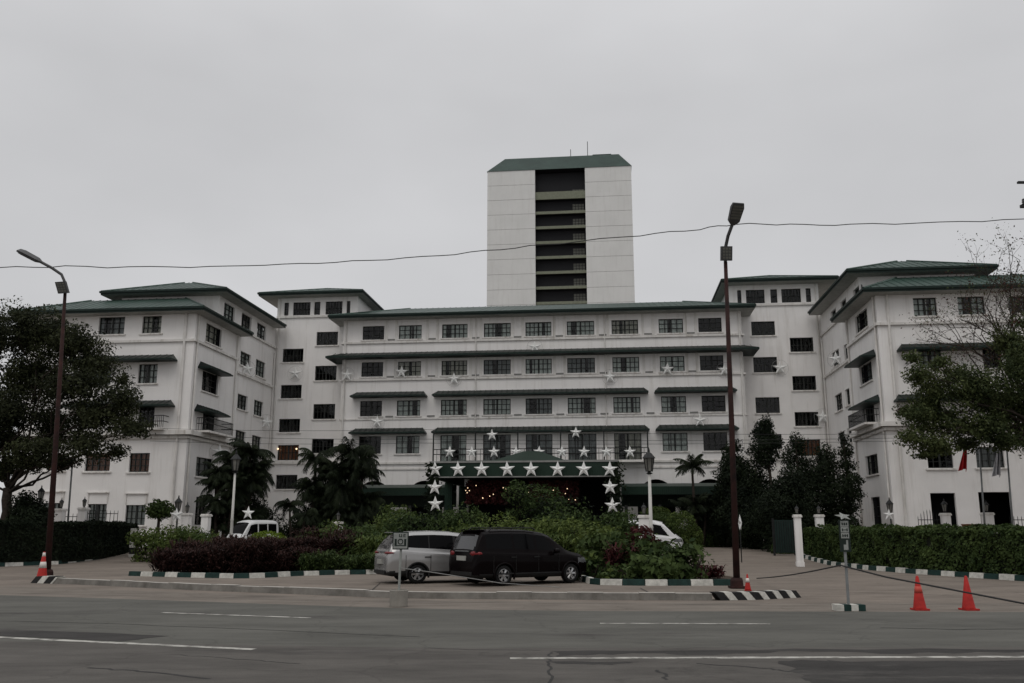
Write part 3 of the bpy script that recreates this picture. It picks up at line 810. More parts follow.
wing(mir,
     [(912.7, 297.7, 936, 316, 'grey'), (957, 296.5, 984, 314.5, 'grey'), (1008, 296, 1030, 313, 'grey'), (917.7, 349, 941, 368, 'grey'), (982, 349, 1000, 368, None), (920, 401, 941, 424, None),
      (926.5, 448, 952, 468, None), (975, 447, 1003, 467.5, 'grey'), (930, 493, 955, 528, 'open'), (978, 492, 1010, 531, 'open'), (1035, 447, 1060, 467, None)],
     [(860.5, 312.5, 860.5, 332, 3.1), (865, 364, 865, 384, 3.0), (868.5, 406, 868.5, 432, 2.5, 'balcony_door'), (871, 455, 871, 475, 2.9), (875, 497, 875, 526, 2.1, 'balcony_door')],
     [(856, 288, 856, 303, 1.6), (843, 300, 843, 314, 1.6), (833, 310, 833, 323, 1.6), (835, 351, 835, 367, 2.2), (846, 344, 846, 360, 1.4), (838, 394, 838, 411, 2.2), (847, 389, 847, 406, 1.2), (841, 432, 841, 448, 2.0), (849, 428, 849, 443, 1.2)],
     [(901, 1022, 345), (898, 1022, 397)], [(859.5, 361, 3.7), (863.5, 405, 3.7)])

# --- tower block far behind
TO = (-7.9, 150.0, 0.0)
tower = thing('tower_block', 'tall pale tower with dark recessed balconies and green sloped top', 'tower', hw(*TO), -YAW)
tower['off'] = TO
b = MB(TO); TY = 150.0
x0, xa, xb, x1 = -20.7, -12.2, -3.35, 4.76
FL = 2.74; ztop = 64.4
for (p, q) in ((x0, xa), (xb, x1)):
    b.box(p + .06, q - .06, TY + .06, TY + 16, 0, ztop - .05, 1)
    k = 0; z = ztop
    while z > 2:
        b.box(p, q, TY, TY + .5, z - FL + .05, z, 0)
        b.box(p, p + .5, TY + .5, TY + 15.5, z - FL + .05, z, 0) if p == x0 else b.box(q - .5, q, TY + .5, TY + 15.5, z - FL + .05, z, 0)
        z -= FL
b.box(xa - .1, xb + .1, TY + 1.7, TY + 16, 0, ztop - .1, 2)  # recess back wall near-black, its shade put into the colour
b.build('wall', [M['tower'], M['joint'], M['dark']], tower)
b = MB(TO)
e = [(x0 - .1, TY - .1, ztop), (x1 + .1, TY - .1, ztop), (x1 + .1, TY + 16, ztop), (x0 - .1, TY + 16, ztop)]
r = [(-17.9, TY + 3.0, 68.0), (2.7, TY + 3.0, 68.0), (2.7, TY + 13, 68.0), (-17.9, TY + 13, 68.0)]
for i in range(4): b.quad(e[i], e[(i + 1) % 4], r[(i + 1) % 4], r[i])
b.poly(r); b.poly(e[::-1], 1)
b.build('roof', [M['roof'], M['dark']], tower)
b = MB(TO)
b.box(-2.0, 1.4, TY + 5, TY + 8, 68.0, 69.0)
b.build('rooftop_box', M['fascia'], tower)
for x, h in ((-6.0, 70.2), (-2.9, 71.6)):
    b = MB(TO); b.tube([(x, TY + 5, 68), (x, TY + 5, h)], .06, 5); b.build('antenna', M['iron'], tower)
z = ztop - 5.2; i = 0
while z > 30:
    b = MB(TO); hh = 1.4 if i == 0 else .5
    b.box(xa + .003, xb - .003, TY + .45, TY + .7, z - .25, z + hh - .25, 0); b.box(xa + .003, xb - .003, TY + .71, TY + 1.69, z - .25, z - .1, 1); b.build('balcony', [M['slab'], M['dark']], tower)  # slab behind the front edge near-black, underside shade put into its colour
    w = MB(TO); gx = xb - 2.3
    for a in range(4):
        for c in range(3): w.box(gx + a * .52, gx + a * .52 + .44, TY + 1.60, TY + 1.68, z + .45 + c * .48, z + .45 + c * .48 + .40)
    w.build('window', M['panel'], tower)
    z -= FL; i += 1

# --- entrance canopy and covered walks in front of the arcade
b0 = H()
CF = 60.5
canopy = thing('entrance_canopy', 'broad dark green entrance canopy with hipped roof lined with stars', 'canopy', hw(-5.82, CF, .4), -YAW)
CO = (-5.82, CF, .4)
cx0, cx1 = -12.15, .5
b = MB(CO)
b.box(cx0, cx1, CF, CF + .25, 5.15, 6.25, 1); b.box(cx0, cx0 + .25, CF + .25, 73.6, 5.15, 6.25, 1); b.box(cx1 - .25, cx1, CF + .25, 73.6, 5.15, 6.25, 1)
b.box(cx0 + .25, cx1 - .25, CF + .25, 73.6, 5.75, 5.85, 1)
e = [(cx0, CF, 6.25), (cx1, CF, 6.25), (cx1, 73.5, 6.25), (cx0, 73.5, 6.25)]; r = [(-10.5, CF + 1.6, 6.42), (-1.2, CF + 1.6, 6.42), (-1.2, 72, 6.42), (-10.5, 72, 6.42)]
for i in range(4): b.quad(e[i], e[(i + 1) % 4], r[(i + 1) % 4], r[i], 0)
b.poly(r, 0)
e = [(-8.2, CF + 1.0, 6.30), (-2.9, CF + 1.0, 6.30), (-2.9, 69, 6.30), (-8.2, 69, 6.30)]; r = [(-6.1, CF + 3.4, 7.18), (-5.0, CF + 3.4, 7.18), (-5.0, 67, 7.18), (-6.1, 67, 7.18)]
for i in range(4): b.quad(e[i], e[(i + 1) % 4], r[(i + 1) % 4], r[i], 0)
b.poly(r, 0)
b.build('roof', [M['canopy'], M['canopy']], canopy)
b = MB(CO); b.box(cx0 - .02, cx1 + .02, CF - .04, CF - .003, 5.15, 5.23); b.box(cx0 - .05, cx1 + .05, CF - .05, CF - .003, 6.14, 6.26); b.build('fascia_trim', M['joint'], canopy)
for x in (cx0 + .2, cx1 - .2):
    for y in (CF + .3, CF + 6, 72.8):
        b = MB(CO); b.box(x - .28, x + .28, y, y + .5, .3, 5.15); b.build('column', M['canopy'], canopy)
for x in (cx0 + .2, cx1 - .2):                # leafy garland round the two front columns
    g = tag(put('leafy_garland', None, None, hw(x, CF + .1, .5), -YAW), 'dark leafy garland hung with stars on canopy column ' + ('nearer the palms' if x < -6 else 'nearer the white van'), 'garland', 'column garlands')
    p = np.stack([rng.normal(0, .24, 900), rng.normal(-.12, .14, 900), rng.uniform(1.2, 5.6, 900)], 1)
    put('leaves', fast_mesh('leaves', leaves(p, np.tile([0., -1, 0], (900, 1)), .12), 4, tints(p, 3), LF['darkt']), g)
for (gx0, gx1, nm) in ((-9.9, -6.9, 'over the mound-shaped bush'), (-5.6, -2.2, 'near the round sconce lamp')):
    g = tag(put('red_garland', None, None, hw((gx0 + gx1) / 2, CF + 1.6, 3.9), -YAW), 'red leafy holiday garland with tiny lights under the canopy, ' + ('the one toward the palms' if gx0 < -6 else 'the one toward the white van'), 'garland', 'red garlands under the canopy')
    n = 1500; w = gx1 - gx0
    p = np.stack([rng.uniform(-w / 2, w / 2, n), rng.normal(0, .3, n), rng.uniform(-.45, 1.1, n)], 1)
    put('leaves', fast_mesh('leaves', leaves(p, np.tile([0., -1, 0], (n, 1)), .11), 4, tints(p, 4), LF['croton']), g)
    bb = MB()
    for k in range(11): q = (random.uniform(-w / 2, w / 2), -.55, random.uniform(-.4, .9)); bb.lathe([(.008, -.035), (.035, 0), (.008, .035)], q, 6)
    bb.build('fairy_lights', M['bulb'], g)
def walk(xa, xb, label):
    o = ((xa + xb) / 2, 69.0, .5); t = thing('covered_walk', label, 'covered walkway', hw(*o), -YAW, 'covered walks beside the entrance canopy')
    b = MB(o); b.box(xa, xb, 69.0, 69.2, 4.3, 4.9); b.box(xa, xb, 69.2, 72.5, 4.6, 4.75); b.quad((xa, 69, 4.9), (xb, 69, 4.9), (xb, 72.5, 5.3), (xa, 72.5, 5.3)); b.box(xa, xb, 72.5, 72.7, 3.5, 5.3)
    b.build('roof', M['canopy'], t)
    n = 4
    for i in range(n):
        b = MB(o); x = xa + .3 + (xb - xa - .6) * i / (n - 1); b.box(x - .12, x + .12, 69.3, 69.55, .3, 3.55); b.build('column', M['frame'], t)
walk(-21.3, -12.4, 'dark green covered walkway between the palms and the canopy')
walk(.8, 8.9, 'dark green covered walkway behind the white van and clipped shrubs')

# ------------------------------------------------------------ star lanterns
def star_mesh(r, t, n=5, ring=False):
    b = MB(); pts = []
    for i in range(10):
        a = math.pi / 2 + i * math.pi / 5; q = r if i % 2 == 0 else r * .40
        pts.append((q * math.cos(a), 0, q * math.sin(a)))
    V = pts + [(0, -t, 0), (0, t, 0)]
    F = [(i, (i + 1) % 10, 10) for i in range(10)] + [((i + 1) % 10, i, 11) for i in range(10)]
    b.add(V, F, 0)
    me = b.mesh('star_lantern', M['star'])
    rg = MB()
    for i in range(24):
        a, c = 2 * math.pi * i / 24, 2 * math.pi * (i + 1) / 24
        rg.tube([(r * 1.12 * math.cos(a), .03, r * 1.12 * math.sin(a)), (r * 1.12 * math.cos(c), .03, r * 1.12 * math.sin(c))], .008, 4)
    for i in range(5):
        a = math.pi / 2 + i * 2 * math.pi / 5; rg.tube([(r * math.cos(a) * .95, .02, r * math.sin(a) * .95), (r * 1.12 * math.cos(a), .03, r * 1.12 * math.sin(a))], .012, 4)
    return me, (rg.mesh('ring', M['ring']) if ring else None)
_sm = {}
def star(pos, r, label, group, rz=-YAW, ring=False):
    k = (round(r, 2), ring)
    if k not in _sm: _sm[k] = star_mesh(r, r * .22, ring=ring)
    o = tag(put('star_lantern', _sm[k][0], None, pos, rz), label, 'star lantern', group)
    o.rotation_euler = (0, random.uniform(-.06, .06), rz)
    if ring: put('ring', _sm[k][1], o)
    return o
def on_front(px, py, Y):
    X, Z = L(px, py, Y); return hw(X, Y, Z)
ordn = ['first', 'second', 'third', 'fourth', 'fifth', 'sixth', 'seventh', 'eighth', 'ninth']
for i, px in enumerate((435, 458, 481.6, 507.2, 531, 557.6, 583.7, 609.7)):
    star(on_front(px, 469.3, CF - .22), .56, f'white star on the canopy fascia, {ordn[i]} of eight from the palm side', 'stars along the canopy fascia')
for px, py, lab in ((434.7, 487.5, 'white star midway down the canopy column nearer the palms'), (435.3, 504, 'lowest white star on the canopy column nearer the palms'), (610, 487, 'white star midway down the canopy column nearer the white van'), (612.5, 505.5, 'lowest white star on the canopy column nearer the white van')):
    star(on_front(px, py, CF - .30), .55, lab, 'stars on the canopy columns')
for i, px in enumerate((449.7, 471.7, 494, 516, 539, 562, 584, 606.5, 630)):
    star(on_front(px, 452, CY - 1.35), .52, f'small white star on the long balcony railing, {ordn[i]} of nine from the palm side', 'stars on the balcony railing')
for px, py, lab in ((492, 435, 'white star under the balcony awning, the one nearer the palms'), (575.8, 432.5, 'white star under the balcony awning, the one nearer the white van')):
    star(on_front(px, py, CY - 1.3), .5, lab, 'stars under the balcony awning')
for px, py, Y, lab in ((347, 375, CY - .3, 'ringed white star at the outer wall corner under the skirt roof, palm side'), (401.5, 372, CY - .3, 'ringed white star over a second row window, palm side'), (454, 379, CY - .3, 'ringed white star below a second row window above the canopy end'),
                       (377, 422, CY - .3, 'ringed white star between the two lowest awnings, palm side'), (534.7, 347, CY - .3, 'ringed white star just above the skirt roof at the centre of the facade'), (610, 377, CY - .3, 'ringed white star on a drainpipe between second row windows'),
                       (667.4, 369, CY - .3, 'ringed white star over a second row window beside the street lamp'), (724.5, 370, CY - .3, 'ringed white star under the skirt roof just behind the street lamp pole'), (700, 420.5, CY - .3, 'ringed white star between the two lowest awnings beside the street lamp'),
                       (780, 368, 75.7, 'ringed white star on the stair block behind the round-topped trees'), (823, 417, 75.7, 'large ringed white star at the inner corner above the dark trees'), (295, 373.6, 75.7, 'large ringed white star between stair windows above the palms')):
    star(on_front(px, py, Y), .58 if Y < 75 else .62, lab, 'ringed stars on the facade', ring=True)
for px, py, X, rz, lab in ((266.4, 422.5, -29.5, R(90), 'ringed white star on the wing side wall above the feathery palms'), (247, 369, -29.5, R(90), 'ringed white star on the ledge of the wing side wall below two windows'), (219, 452, -29.2, R(90), 'white star hanging under the wing corner balcony'), (836, 359, mir(-29.5), R(-90), 'ringed white star on the opposite wing side wall by the upper ledge')):
    s = 1 if X < 0 else -1; y, z = LS(px, py, X + s * .3); star(hw(X + s * .3, y, z), .62, lab, 'ringed stars on the facade', rz - YAW + s * R(-55), ring=True)

# ------------------------------------------------------------ plants
def plant(name, label, cat, lumps, dens, size, lm, group=None, seed=1, loc=None, trunk=None, core=True, **k):
    """shrub or tree: lumps in world coordinates"""
    base = Vector(loc) if loc is not None else Vector((sum(l[0] for l in lumps) / len(lumps), sum(l[1] for l in lumps) / len(lumps), 0))
    if loc is None: base.z = gz(base.x, base.y)
    t = thing(name, label, cat, base, 0, group)
    ls = [(l[0] - base.x, l[1] - base.y, l[2] - base.z, *l[3:]) for l in lumps]
    foliage('crown' if trunk else 'foliage', ls, dens, size, lm, t, seed, **k)
    b = MB()
    if trunk:
        for pts, rad in trunk: b.tube([Vector(p) - base for p in pts], rad, 7)
        b.build('trunk', M['bark'], t, smooth=True)
    elif core:
        for l in ls:
            for q in range(5):
                b.tube([(l[0] * .6, l[1] * .6, 0), (l[0] + random.uniform(-.5, .5) * l[3], l[1] + random.uniform(-.5, .5) * l[4], l[2] + random.uniform(-.2, .5) * l[5])], [.03, .012], 5)
        b.build('stems', M['bark'], t)
    return t

def limb(a, c, r0, r1, wob=.25, n=6):
    a, c = Vector(a), Vector(c); L0 = (c - a).length
    pts = []
    for i in range(n + 1):
        t = i / n; p = a.lerp(c, t)
        w = math.sin(t * math.pi) * wob * L0 * .25
        pts.append(p + Vector((random.uniform(-1, 1) * w, random.uniform(-1, 1) * w, abs(random.uniform(0, 1)) * w)))
    return pts, [r0 + (r1 - r0) * i / n for i in range(n + 1)]

# big tree beside the left street lamp
TL = 50.0
def px_lump(x, y, Y, r, sq=.8, dy=None):
    p = P(x, y, Y); return (p.x, p.y, p.z, r, dy or r * .9, r * sq)
lumps = [px_lump(x, y, TL + random.uniform(-1.8, 1.8), r, s) for x, y, r, s in
         [(-30, 350, 2.6, .8), (10, 335, 2.0, .7), (45, 335, 1.9, .7), (75, 345, 1.7, .7), (30, 375, 2.3, .7), (75, 385, 1.9, .7), (95, 365, 1.4, .7), (105, 415, 1.7, .62), (122, 398, 1.0, .7), (133, 428, 1.15, .6), (60, 425, 2.0, .62),
          (10, 410, 2.2, .7), (-30, 420, 2.4, .7), (85, 445, 1.3, .6), (40, 450, 1.5, .55), (5, 440, 1.5, .6), (-25, 465, 1.5, .6), (115, 452, .8, .6), (122, 380, .6, .7), (20, 318, 1.0, .6), (-5, 470, 1.4, .5), (25, 462, 1.1, .5), (62, 462, 1.0, .45)]]
tb = Vector((P(5, 540, TL).x, TL, 0))
fork = Vector((P(8, 488, TL).x, TL, P(8, 488, TL).z))
tr = [limb(tb, fork, .32, .24, .1)]
for l in lumps: tr.append(limb(fork + Vector((random.uniform(-.1, .1), random.uniform(-.1, .1), random.uniform(-.6, .2))), (l[0], l[1], l[2]), random.uniform(.05, .09), .018, .5))
plant('tree', 'broad dark spreading tree behind the clipped hedge beside the leaning lamp', 'tree', lumps, 210, .085, LF['tree'], seed=11, loc=tb, trunk=tr, fill=.8, rough=.42, nf=1.1)
# big tree at the flag poles
TR = 47.0
lumps = [px_lump(x, y, TR + random.uniform(-1.5, 1.5), r, s) for x, y, r, s in
         [(920, 375, .8, .8), (935, 392, 1.2, .8), (918, 415, 1.0, .8), (912, 438, .7, .7), (950, 420, 1.6, .8), (935, 445, 1.0, .6), (975, 388, 1.4, .8), (985, 428, 1.3, .7), (1005, 405, 1.8, .8), (1030, 370, 1.6, .9), (1040, 425, 2.0, .8), (1060, 390, 2.0, .9), (1085, 420, 2.0, .8), (1020, 350, .9, .8), (1005, 442, .9, .5), (958, 375, .8, .7), (965, 445, .8, .5), (1008, 340, 1.0, .8), (1028, 325, .9, .8), (912, 358, .5, .7), (942, 362, .6, .7), (925, 455, .5, .5), (904, 412, .4, .8), ]]
tb = Vector((P(1062, 560, TR).x, TR, 0)); fork = Vector((tb.x - .3, TR, 6.2))
tr = [limb(tb, fork, .34, .26, .1)] + [limb(fork, l[:3], .07, .02, .5) for l in lumps]
plant('tree', 'dense olive green leafy tree hanging over the two flags', 'tree', lumps, 230, .08, LF['treer'], seed=23, loc=tb, trunk=tr, fill=.8, rough=.46, nf=1.1, extra=(LF['redtip'], 1.0, .55))
# thin bare-branched tree behind it
BT = 50.0
b = MB(); base = Vector((P(1052, 560, BT).x, BT, 0)); tips = []
def branch(p, d, l, r, dep):
    d = d.normalized(); pts = [p]; q = p
    for i in range(4):
        d = (d + Vector((random.uniform(-.25, .25), random.uniform(-.25, .25), random.uniform(-.18, .22)))).normalized(); q = q + d * l / 4; pts.append(q)
    b.tube([x - base for x in pts], [r * (1 - .12 * i) for i in range(5)], 5)
    if dep == 0: tips.append(q); return
    for k in range(random.choice((2, 3))):
        nd = (d + Vector((random.uniform(-.9, .9), random.uniform(-.7, .7), random.uniform(-.45, .6)))).normalized(); branch(pts[random.choice((2, 3, 4))], nd, l * .68, r * .55, dep - 1)
t = thing('bare_tree', 'sparse twiggy tree with reddish buds above the leafy tree by the flags', 'tree', base)
b.tube([(0, 0, 0), (-.1, 0, 4), (0, 0, 8.5)], [.24, .2, .16], 8)
st = base + Vector((0, 0, 7.6))
for px, py in ((925, 322), (945, 300), (990, 285), (1000, 310), (930, 340), (1030, 300), (1024, 268), (950, 330), (975, 300), (1005, 270), (1020, 262), (985, 335), (940, 345), (1040, 280), (1060, 300), (1020, 330), (960, 315)):
    tgt = P(px, py, BT + random.uniform(-1, 1)); d = tgt - st; branch(st + Vector((0, 0, random.uniform(-.5, 1.6))), d, d.length * .5, .085, 4)
b.build('trunk', M['bark'], t)
tp = np.array([list(q - base) for q in tips]); tp = np.repeat(tp, 9, 0) + rng.normal(0, .22, (len(tips) * 9, 3))
put('crown', fast_mesh('crown', leaves(tp, np.zeros_like(tp), .06), 4, tints(tp, 8), [LF['redtip'], LF['treer']], (rng.random(len(tp)) > .5).astype(int)), t)

# hedges
def hedge(name, label, path, depth, h, lm, size=.075, dens=420, seed=3, z0=0.12, wob=.09):
    path = [Vector(p) for p in path]; base = path[0].lerp(path[-1], .5); base.z = gz(base.x, base.y)
    Ps, Ns = [], []
    for i in range(len(path) - 1):
        a, c = path[i], path[i + 1]; d = c - a; d.z = 0; l = d.length; d.normalize(); q = Vector((-d.y, d.x, 0))
        nf_, nt_ = int(l * h * dens), int(l * depth * dens)
        for n, kind in ((nf_, 0), (nt_, 1), (int(nf_ * .7), 2)):
            u = rng.uniform(-.1, l + .1, n); w = rng.uniform(0, 1, n)
            if kind == 0: dd = rng.exponential(.07, n); hh = w * h; nn = -q
            elif kind == 2: dd = depth - rng.exponential(.07, n); hh = w * h; nn = q
            else: dd = w * depth; hh = h - rng.exponential(.05, n); nn = Vector((0, 0, 1))
            p = np.stack([a.x + d.x * u + q.x * dd, a.y + d.y * u + q.y * dd, z0 + hh + np.full(n, base.z)], 1)
            p += (noise3(p, seed, 1.7) * wob)[:, None] * np.array([nn.x, nn.y, nn.z + .3])
            Ps.append(p); Ns.append(np.tile([nn.x, nn.y, nn.z], (n, 1)))
    for e, sg in ((path[0], -1), (path[-1], 1)):
        k = 0 if sg < 0 else len(path) - 2
        d = path[k + 1] - path[k]; d.z = 0; d.normalize(); q = Vector((-d.y, d.x, 0)); n = int(depth * h * dens * 1.2)
        w = rng.uniform(0, 1, n); dd = -np.abs(rng.normal(0, .08, n)) * sg
        p = np.stack([e.x + q.x * w * depth + d.x * dd, e.y + q.y * w * depth + d.y * dd, base.z + z0 + rng.uniform(0, h, n)], 1)
        Ps.append(p); Ns.append(np.tile([d.x * sg, d.y * sg, 0], (n, 1)))
    p = np.concatenate(Ps) - np.array(base); nn = np.concatenate(Ns)
    t = thing(name, label, 'hedge', base)
    put('foliage', fast_mesh('foliage', leaves(p, nn, size, .55, .3, .7), 4, tints(p, seed, 1.2), lm), t)
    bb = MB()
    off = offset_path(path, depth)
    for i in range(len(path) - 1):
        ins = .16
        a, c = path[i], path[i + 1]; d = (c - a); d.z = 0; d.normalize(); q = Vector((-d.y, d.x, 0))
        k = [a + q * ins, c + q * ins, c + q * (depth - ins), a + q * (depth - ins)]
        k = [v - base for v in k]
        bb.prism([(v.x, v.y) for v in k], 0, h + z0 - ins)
    bb.build('shade_core', M['hedgecore'], t)
    return t
M['hedgecore'] = mat('shade_core_palm_rib', (0.012, 0.014, 0.009), .95, var=.4, scale=8)  # solid dark core, shade inside the hedge put into its colour; also palm ribs
hl = [G(-190, 569.5), G(-60, 568.5), G(0, 566.5), G(60, 564.5), G(100, 561.5), G(131, 557.5)]
hedge('hedge', 'tall dark clipped hedge behind striped kerb at the leaning lamp', [p + Vector((0.15, .25, 0)) for p in hl], 1.6, 1.85, LF['hedged'], .07, 330, 3)
kerb_mesh(hl, .9, .16, .17).build('planter_kerb', [M['kerbg'], M['kerbw']])
tag(bpy.data.objects['planter_kerb'], 'green and white striped kerb along the tall dark hedge', 'kerb', 'striped planter kerbs')
hr = [G(800, 560.5), G(828, 565), G(870, 570), G(920, 574), G(970, 577.3), G(1024, 581), G(1110, 586)]
hedge('hedge', 'long bright green clipped hedge below the flags', [p for p in offset_path(hr, .32)], 1.5, 1.62, LF['hedge'], .075, 420, 6, wob=.14)
o = kerb_mesh(hr, .72, .17, .18).build('planter_kerb', [M['kerbw'], M['kerbg']]); tag(o, 'green and white striped kerb along the bright hedge below the flags', 'kerb', 'striped planter kerbs')
# centre bed kerb
pk1 = [G(128, 575.5), G(180, 577), G(240, 578.2), G(262, 577.6), G(300, 575.5), G(345, 574.3), G(392, 573.6)]
o = kerb_mesh(pk1, .62, .17, .16).build('planter_kerb', [M['kerbg'], M['kerbw']]); tag(o, 'green and white striped kerb below the purple plants', 'kerb', 'striped planter kerbs')
pk2 = [G(560, 575), G(578, 580), G(592, 584.5), G(640, 585.3), G(690, 585.3), G(737, 585.2)]
o = kerb_mesh(pk2, .72, .17, .17).build('planter_kerb', [M['kerbg'], M['kerbw']]); tag(o, 'green and white striped kerb below the broad leaved shrubs', 'kerb', 'striped planter kerbs')
b = MB(); bed = [G(128, 575.2), G(240, 577.8), G(300, 575.2), G(392, 573.3), G(560, 574.6), G(592, 584), G(737, 584.8)]
bed2 = [Vector((8.2, 33, 0)), Vector((6.5, 46, 0)), Vector((2, 54, 0)), Vector((-10, 54, 0)), Vector((-19, 50, 0)), Vector((-13.2, 38.5, 0))]
b.poly([(p.x, p.y, max(0, gz(p.x, p.y)) + .03) for p in bed + bed2]); struct(b.build('soil_bed', M['soil']))

# purple plants: many upright strap leaves each
def strap_plant(name, label, cat, pos, r, h, lm, n, group, width=.035, droop=.5, seed=1):
    t = thing(name, label, cat, pos, 0, group)
    rg_ = np.random.default_rng(seed)
    q = 4; ang = rg_.uniform(0, 2 * np.pi, n); rad = r * np.sqrt(rg_.random(n)); base = np.stack([np.cos(ang) * rad * .7, np.sin(ang) * rad * .7, rg_.uniform(.05, .7, n) * h], 1)
    az = rg_.uniform(0, 2 * np.pi, n); dirv = np.stack([np.cos(az), np.sin(az), np.zeros(n)], 1); ln = rg_.uniform(.22, .42, n) * h ** .5
    sv = np.stack([-np.sin(az), np.cos(az), np.zeros(n)], 1) * (width * rg_.uniform(.7, 1.3, n))[:, None]
    V = []
    lift = rg_.uniform(.5, 1.25, n)
    f0 = base; f1 = base + dirv * (ln * .5)[:, None] + np.array([0, 0, 1]) * (ln * lift * .62)[:, None]; f2 = base + dirv * ln[:, None] + np.array([0, 0, 1]) * (ln * (lift - droop) * .8)[:, None]
    V = np.concatenate([np.stack([f0 - sv * .6, f0 + sv * .6, f1 + sv, f1 - sv], 1).reshape(-1, 3), np.stack([f1 - sv, f1 + sv, f2 + sv * .25, f2 - sv * .25], 1).reshape(-1, 3)])
    tt = np.clip(rg_.normal(.42, .25, n), 0, 1); tt = np.concatenate([tt, tt])
    put('foliage', fast_mesh('foliage', V, 4, tt, lm), t)
    return t
for i in range(39):
    fx = i % 13; row = i // 13
    px = 157 + fx * 14.4 + random.uniform(-4, 4) + row * 7
    p = G(px, 575.2 if px < 250 else 574.2 - (px - 250) * .012) + Vector((0, .7 + row * 1.25 + random.uniform(-.3, .3), 0))
    hgt = (1.0 if px < 190 else 1.3) + row * .28 + random.uniform(-.4, .35)
    if px > 305 and row == 0: continue
    strap_plant('cordyline', 'dark purple strap leaved plant massed behind the striped kerb', 'plant', p, .8, hgt, LF['purple'], 800, 'purple plants massed in the bed', width=.022, droop=.35, seed=100 + i)
for i in range(8):
    px = 304 + i * 11 + random.uniform(-3, 3)
    strap_plant('lily_clump', 'green grassy clump behind the striped kerb next to the purple plants', 'plant', G(px, 574.2) + Vector((0, .6 + (i % 2) * .7, 0)), .6, .8 + random.uniform(-.1, .2), LF['hedge'], 420, 'green grassy clumps in the bed', width=.02, droop=.4, seed=150 + i)
for i, (px, py) in enumerate(((706, 579), (718, 580), (694, 580.5))):
    strap_plant('bromeliad', 'small reddish tuft at the end of the bed by the rusty lamp pole', 'plant', G(px, py) + Vector((0, .2, 0)), .4, .5, LF['croton'], 130, 'reddish tufts at the bed end', seed=200 + i)
for i, (px, Y) in enumerate(((614, 32.4), (633, 32.6), (646, 33.0))):
    q = P(px, 560, Y); q.z = 0
    strap_plant('cordyline', 'tall reddish strap leaved plant among the broad leaved shrubs', 'plant', q, .32, 1.45 + random.uniform(-.2, .15), LF['croton'], 120, 'reddish tall plants by the black car', width=.03, droop=.4, seed=260 + i)
# shrubs of the centre bed: (px, py of crown centre, depth, radius, squash, colour, label)
shr = [
    (312, 540, 41, 1.3, .75, 'hedge', 'green shrub rising just behind the purple plants, beside the clipped hedge'),
    (345, 536, 43, 1.5, .7, 'hedge', 'wide green shrub behind the purple plants toward the parked silver car'),
    (378, 545, 40, 1.5, .8, 'hedge', 'tall green shrub touching the back of the silver car'),
    (392, 528, 47, 1.6, .6, 'bright', 'flat-topped pale green shrub below the canopy column toward the palms'),
    (400, 508, 52, 1.1, .7, 'bright', 'small bright bush standing beside the white wall under the covered walk'),
    (425, 522, 46, 1.7, .7, 'hedge', 'dark leafy shrub directly above the silver car roof'),
    (455, 518, 47, 1.6, .75, 'hedge', 'dark leafy shrub in front of the red garland toward the palms'),
    (470, 530, 41, 1.3, .65, 'bright', 'yellowish green shrub behind the gap between the two cars'),
    (505, 526, 43, 1.5, .7, 'bright', 'yellowish green shrub behind the black car tail'),
    (536, 503, 50, 1.55, .85, 'hedge', 'rounded mound-shaped bush under the middle of the canopy'),
    (545, 530, 41, 1.5, .65, 'bright', 'spreading shrub behind the middle of the black car roof'),
    (572, 520, 45, 1.7, .75, 'hedge', 'tall green shrub between the mound-shaped bush and the canopy column'),
    (592, 534, 40, 1.5, .8, 'bright', 'green shrub behind the bonnet of the black car'),
    (610, 548, 34, 1.1, .8, 'hedge', 'broad leaved shrub at the nose of the black car'),
    (588, 558, 32.6, .7, .8, 'hedge', 'small low shrub right before the black car bumper'),
    (148, 532, 49.0, .9, .8, 'bright', 'loose light green shrub next to the block marker post'),
    (171, 529, 48.5, 1.1, .75, 'bright', 'loose light green shrub below the small round-crowned tree'),
    (188, 528, 47.5, 1.0, .75, 'bright', 'light green shrub hiding the foot of the starred pillar'),
    (203, 534, 46.5, .8, .75, 'bright', 'light green shrub in front of the plain white pillar'),
    (638, 553, 33, 1.1, .85, 'hedge', 'broad leaved shrub below the red croton'),
    (668, 556, 32, 1.05, .85, 'hedge', 'broad leaved shrub below the post lantern'),
    (684, 560, 32, .85, .8, 'hedge', 'last broad leaved shrub of the bed before the drive'),
    (652, 568, 30.6, .8, .6, 'hedge', 'low shrub spilling over the striped kerb in the middle'),
    (618, 571, 30.7, .7, .6, 'hedge', 'low shrub spilling over the striped kerb near the car'),
    (625, 520, 44, 1.3, .8, 'hedge', 'dark shrub in front of the canopy column toward the white van'),
]
for i, (x, y, Y, r, sq, lm, lab) in enumerate(shr):
    p = P(x, y + (5 if 'mound' in lab and 'rounded' in lab else 11 if Y > 38 else 9 if y < 560 else 4), Y); g0 = gz(p.x, Y)
    bl = 'broad leaved' in lab or 'low shrub' in lab
    ls = [(p.x, p.y, p.z, r, r * .85, r * sq)]
    zc = p.z - r * sq * .9
    while zc > g0 + .1: ls.append((p.x + random.uniform(-.2, .2), p.y, zc, r * 1.02, r * .85, r * sq)); zc -= r * sq * .9
    for k in range(4): ls.append((p.x + random.uniform(-.8, .8) * r, p.y + random.uniform(-.6, .2) * r, p.z + random.uniform(-.5, .55) * r * sq, r * .5, r * .5, r * .45))
    plant('shrub', lab, 'shrub', ls, 130 if not bl else 80, .085 if not bl else .13, LF[lm], 'shrubs of the garden beds', seed=300 + i, fill=.6, rough=.32, nf=2.0, bottom=-.02, base=.45 if Y < 45 or x < 300 else .3, thr=-.3, extra=(LF[('bright' if Y < 45 else 'hedged') if lm == 'hedge' else 'hedge'], .5, 1.1))
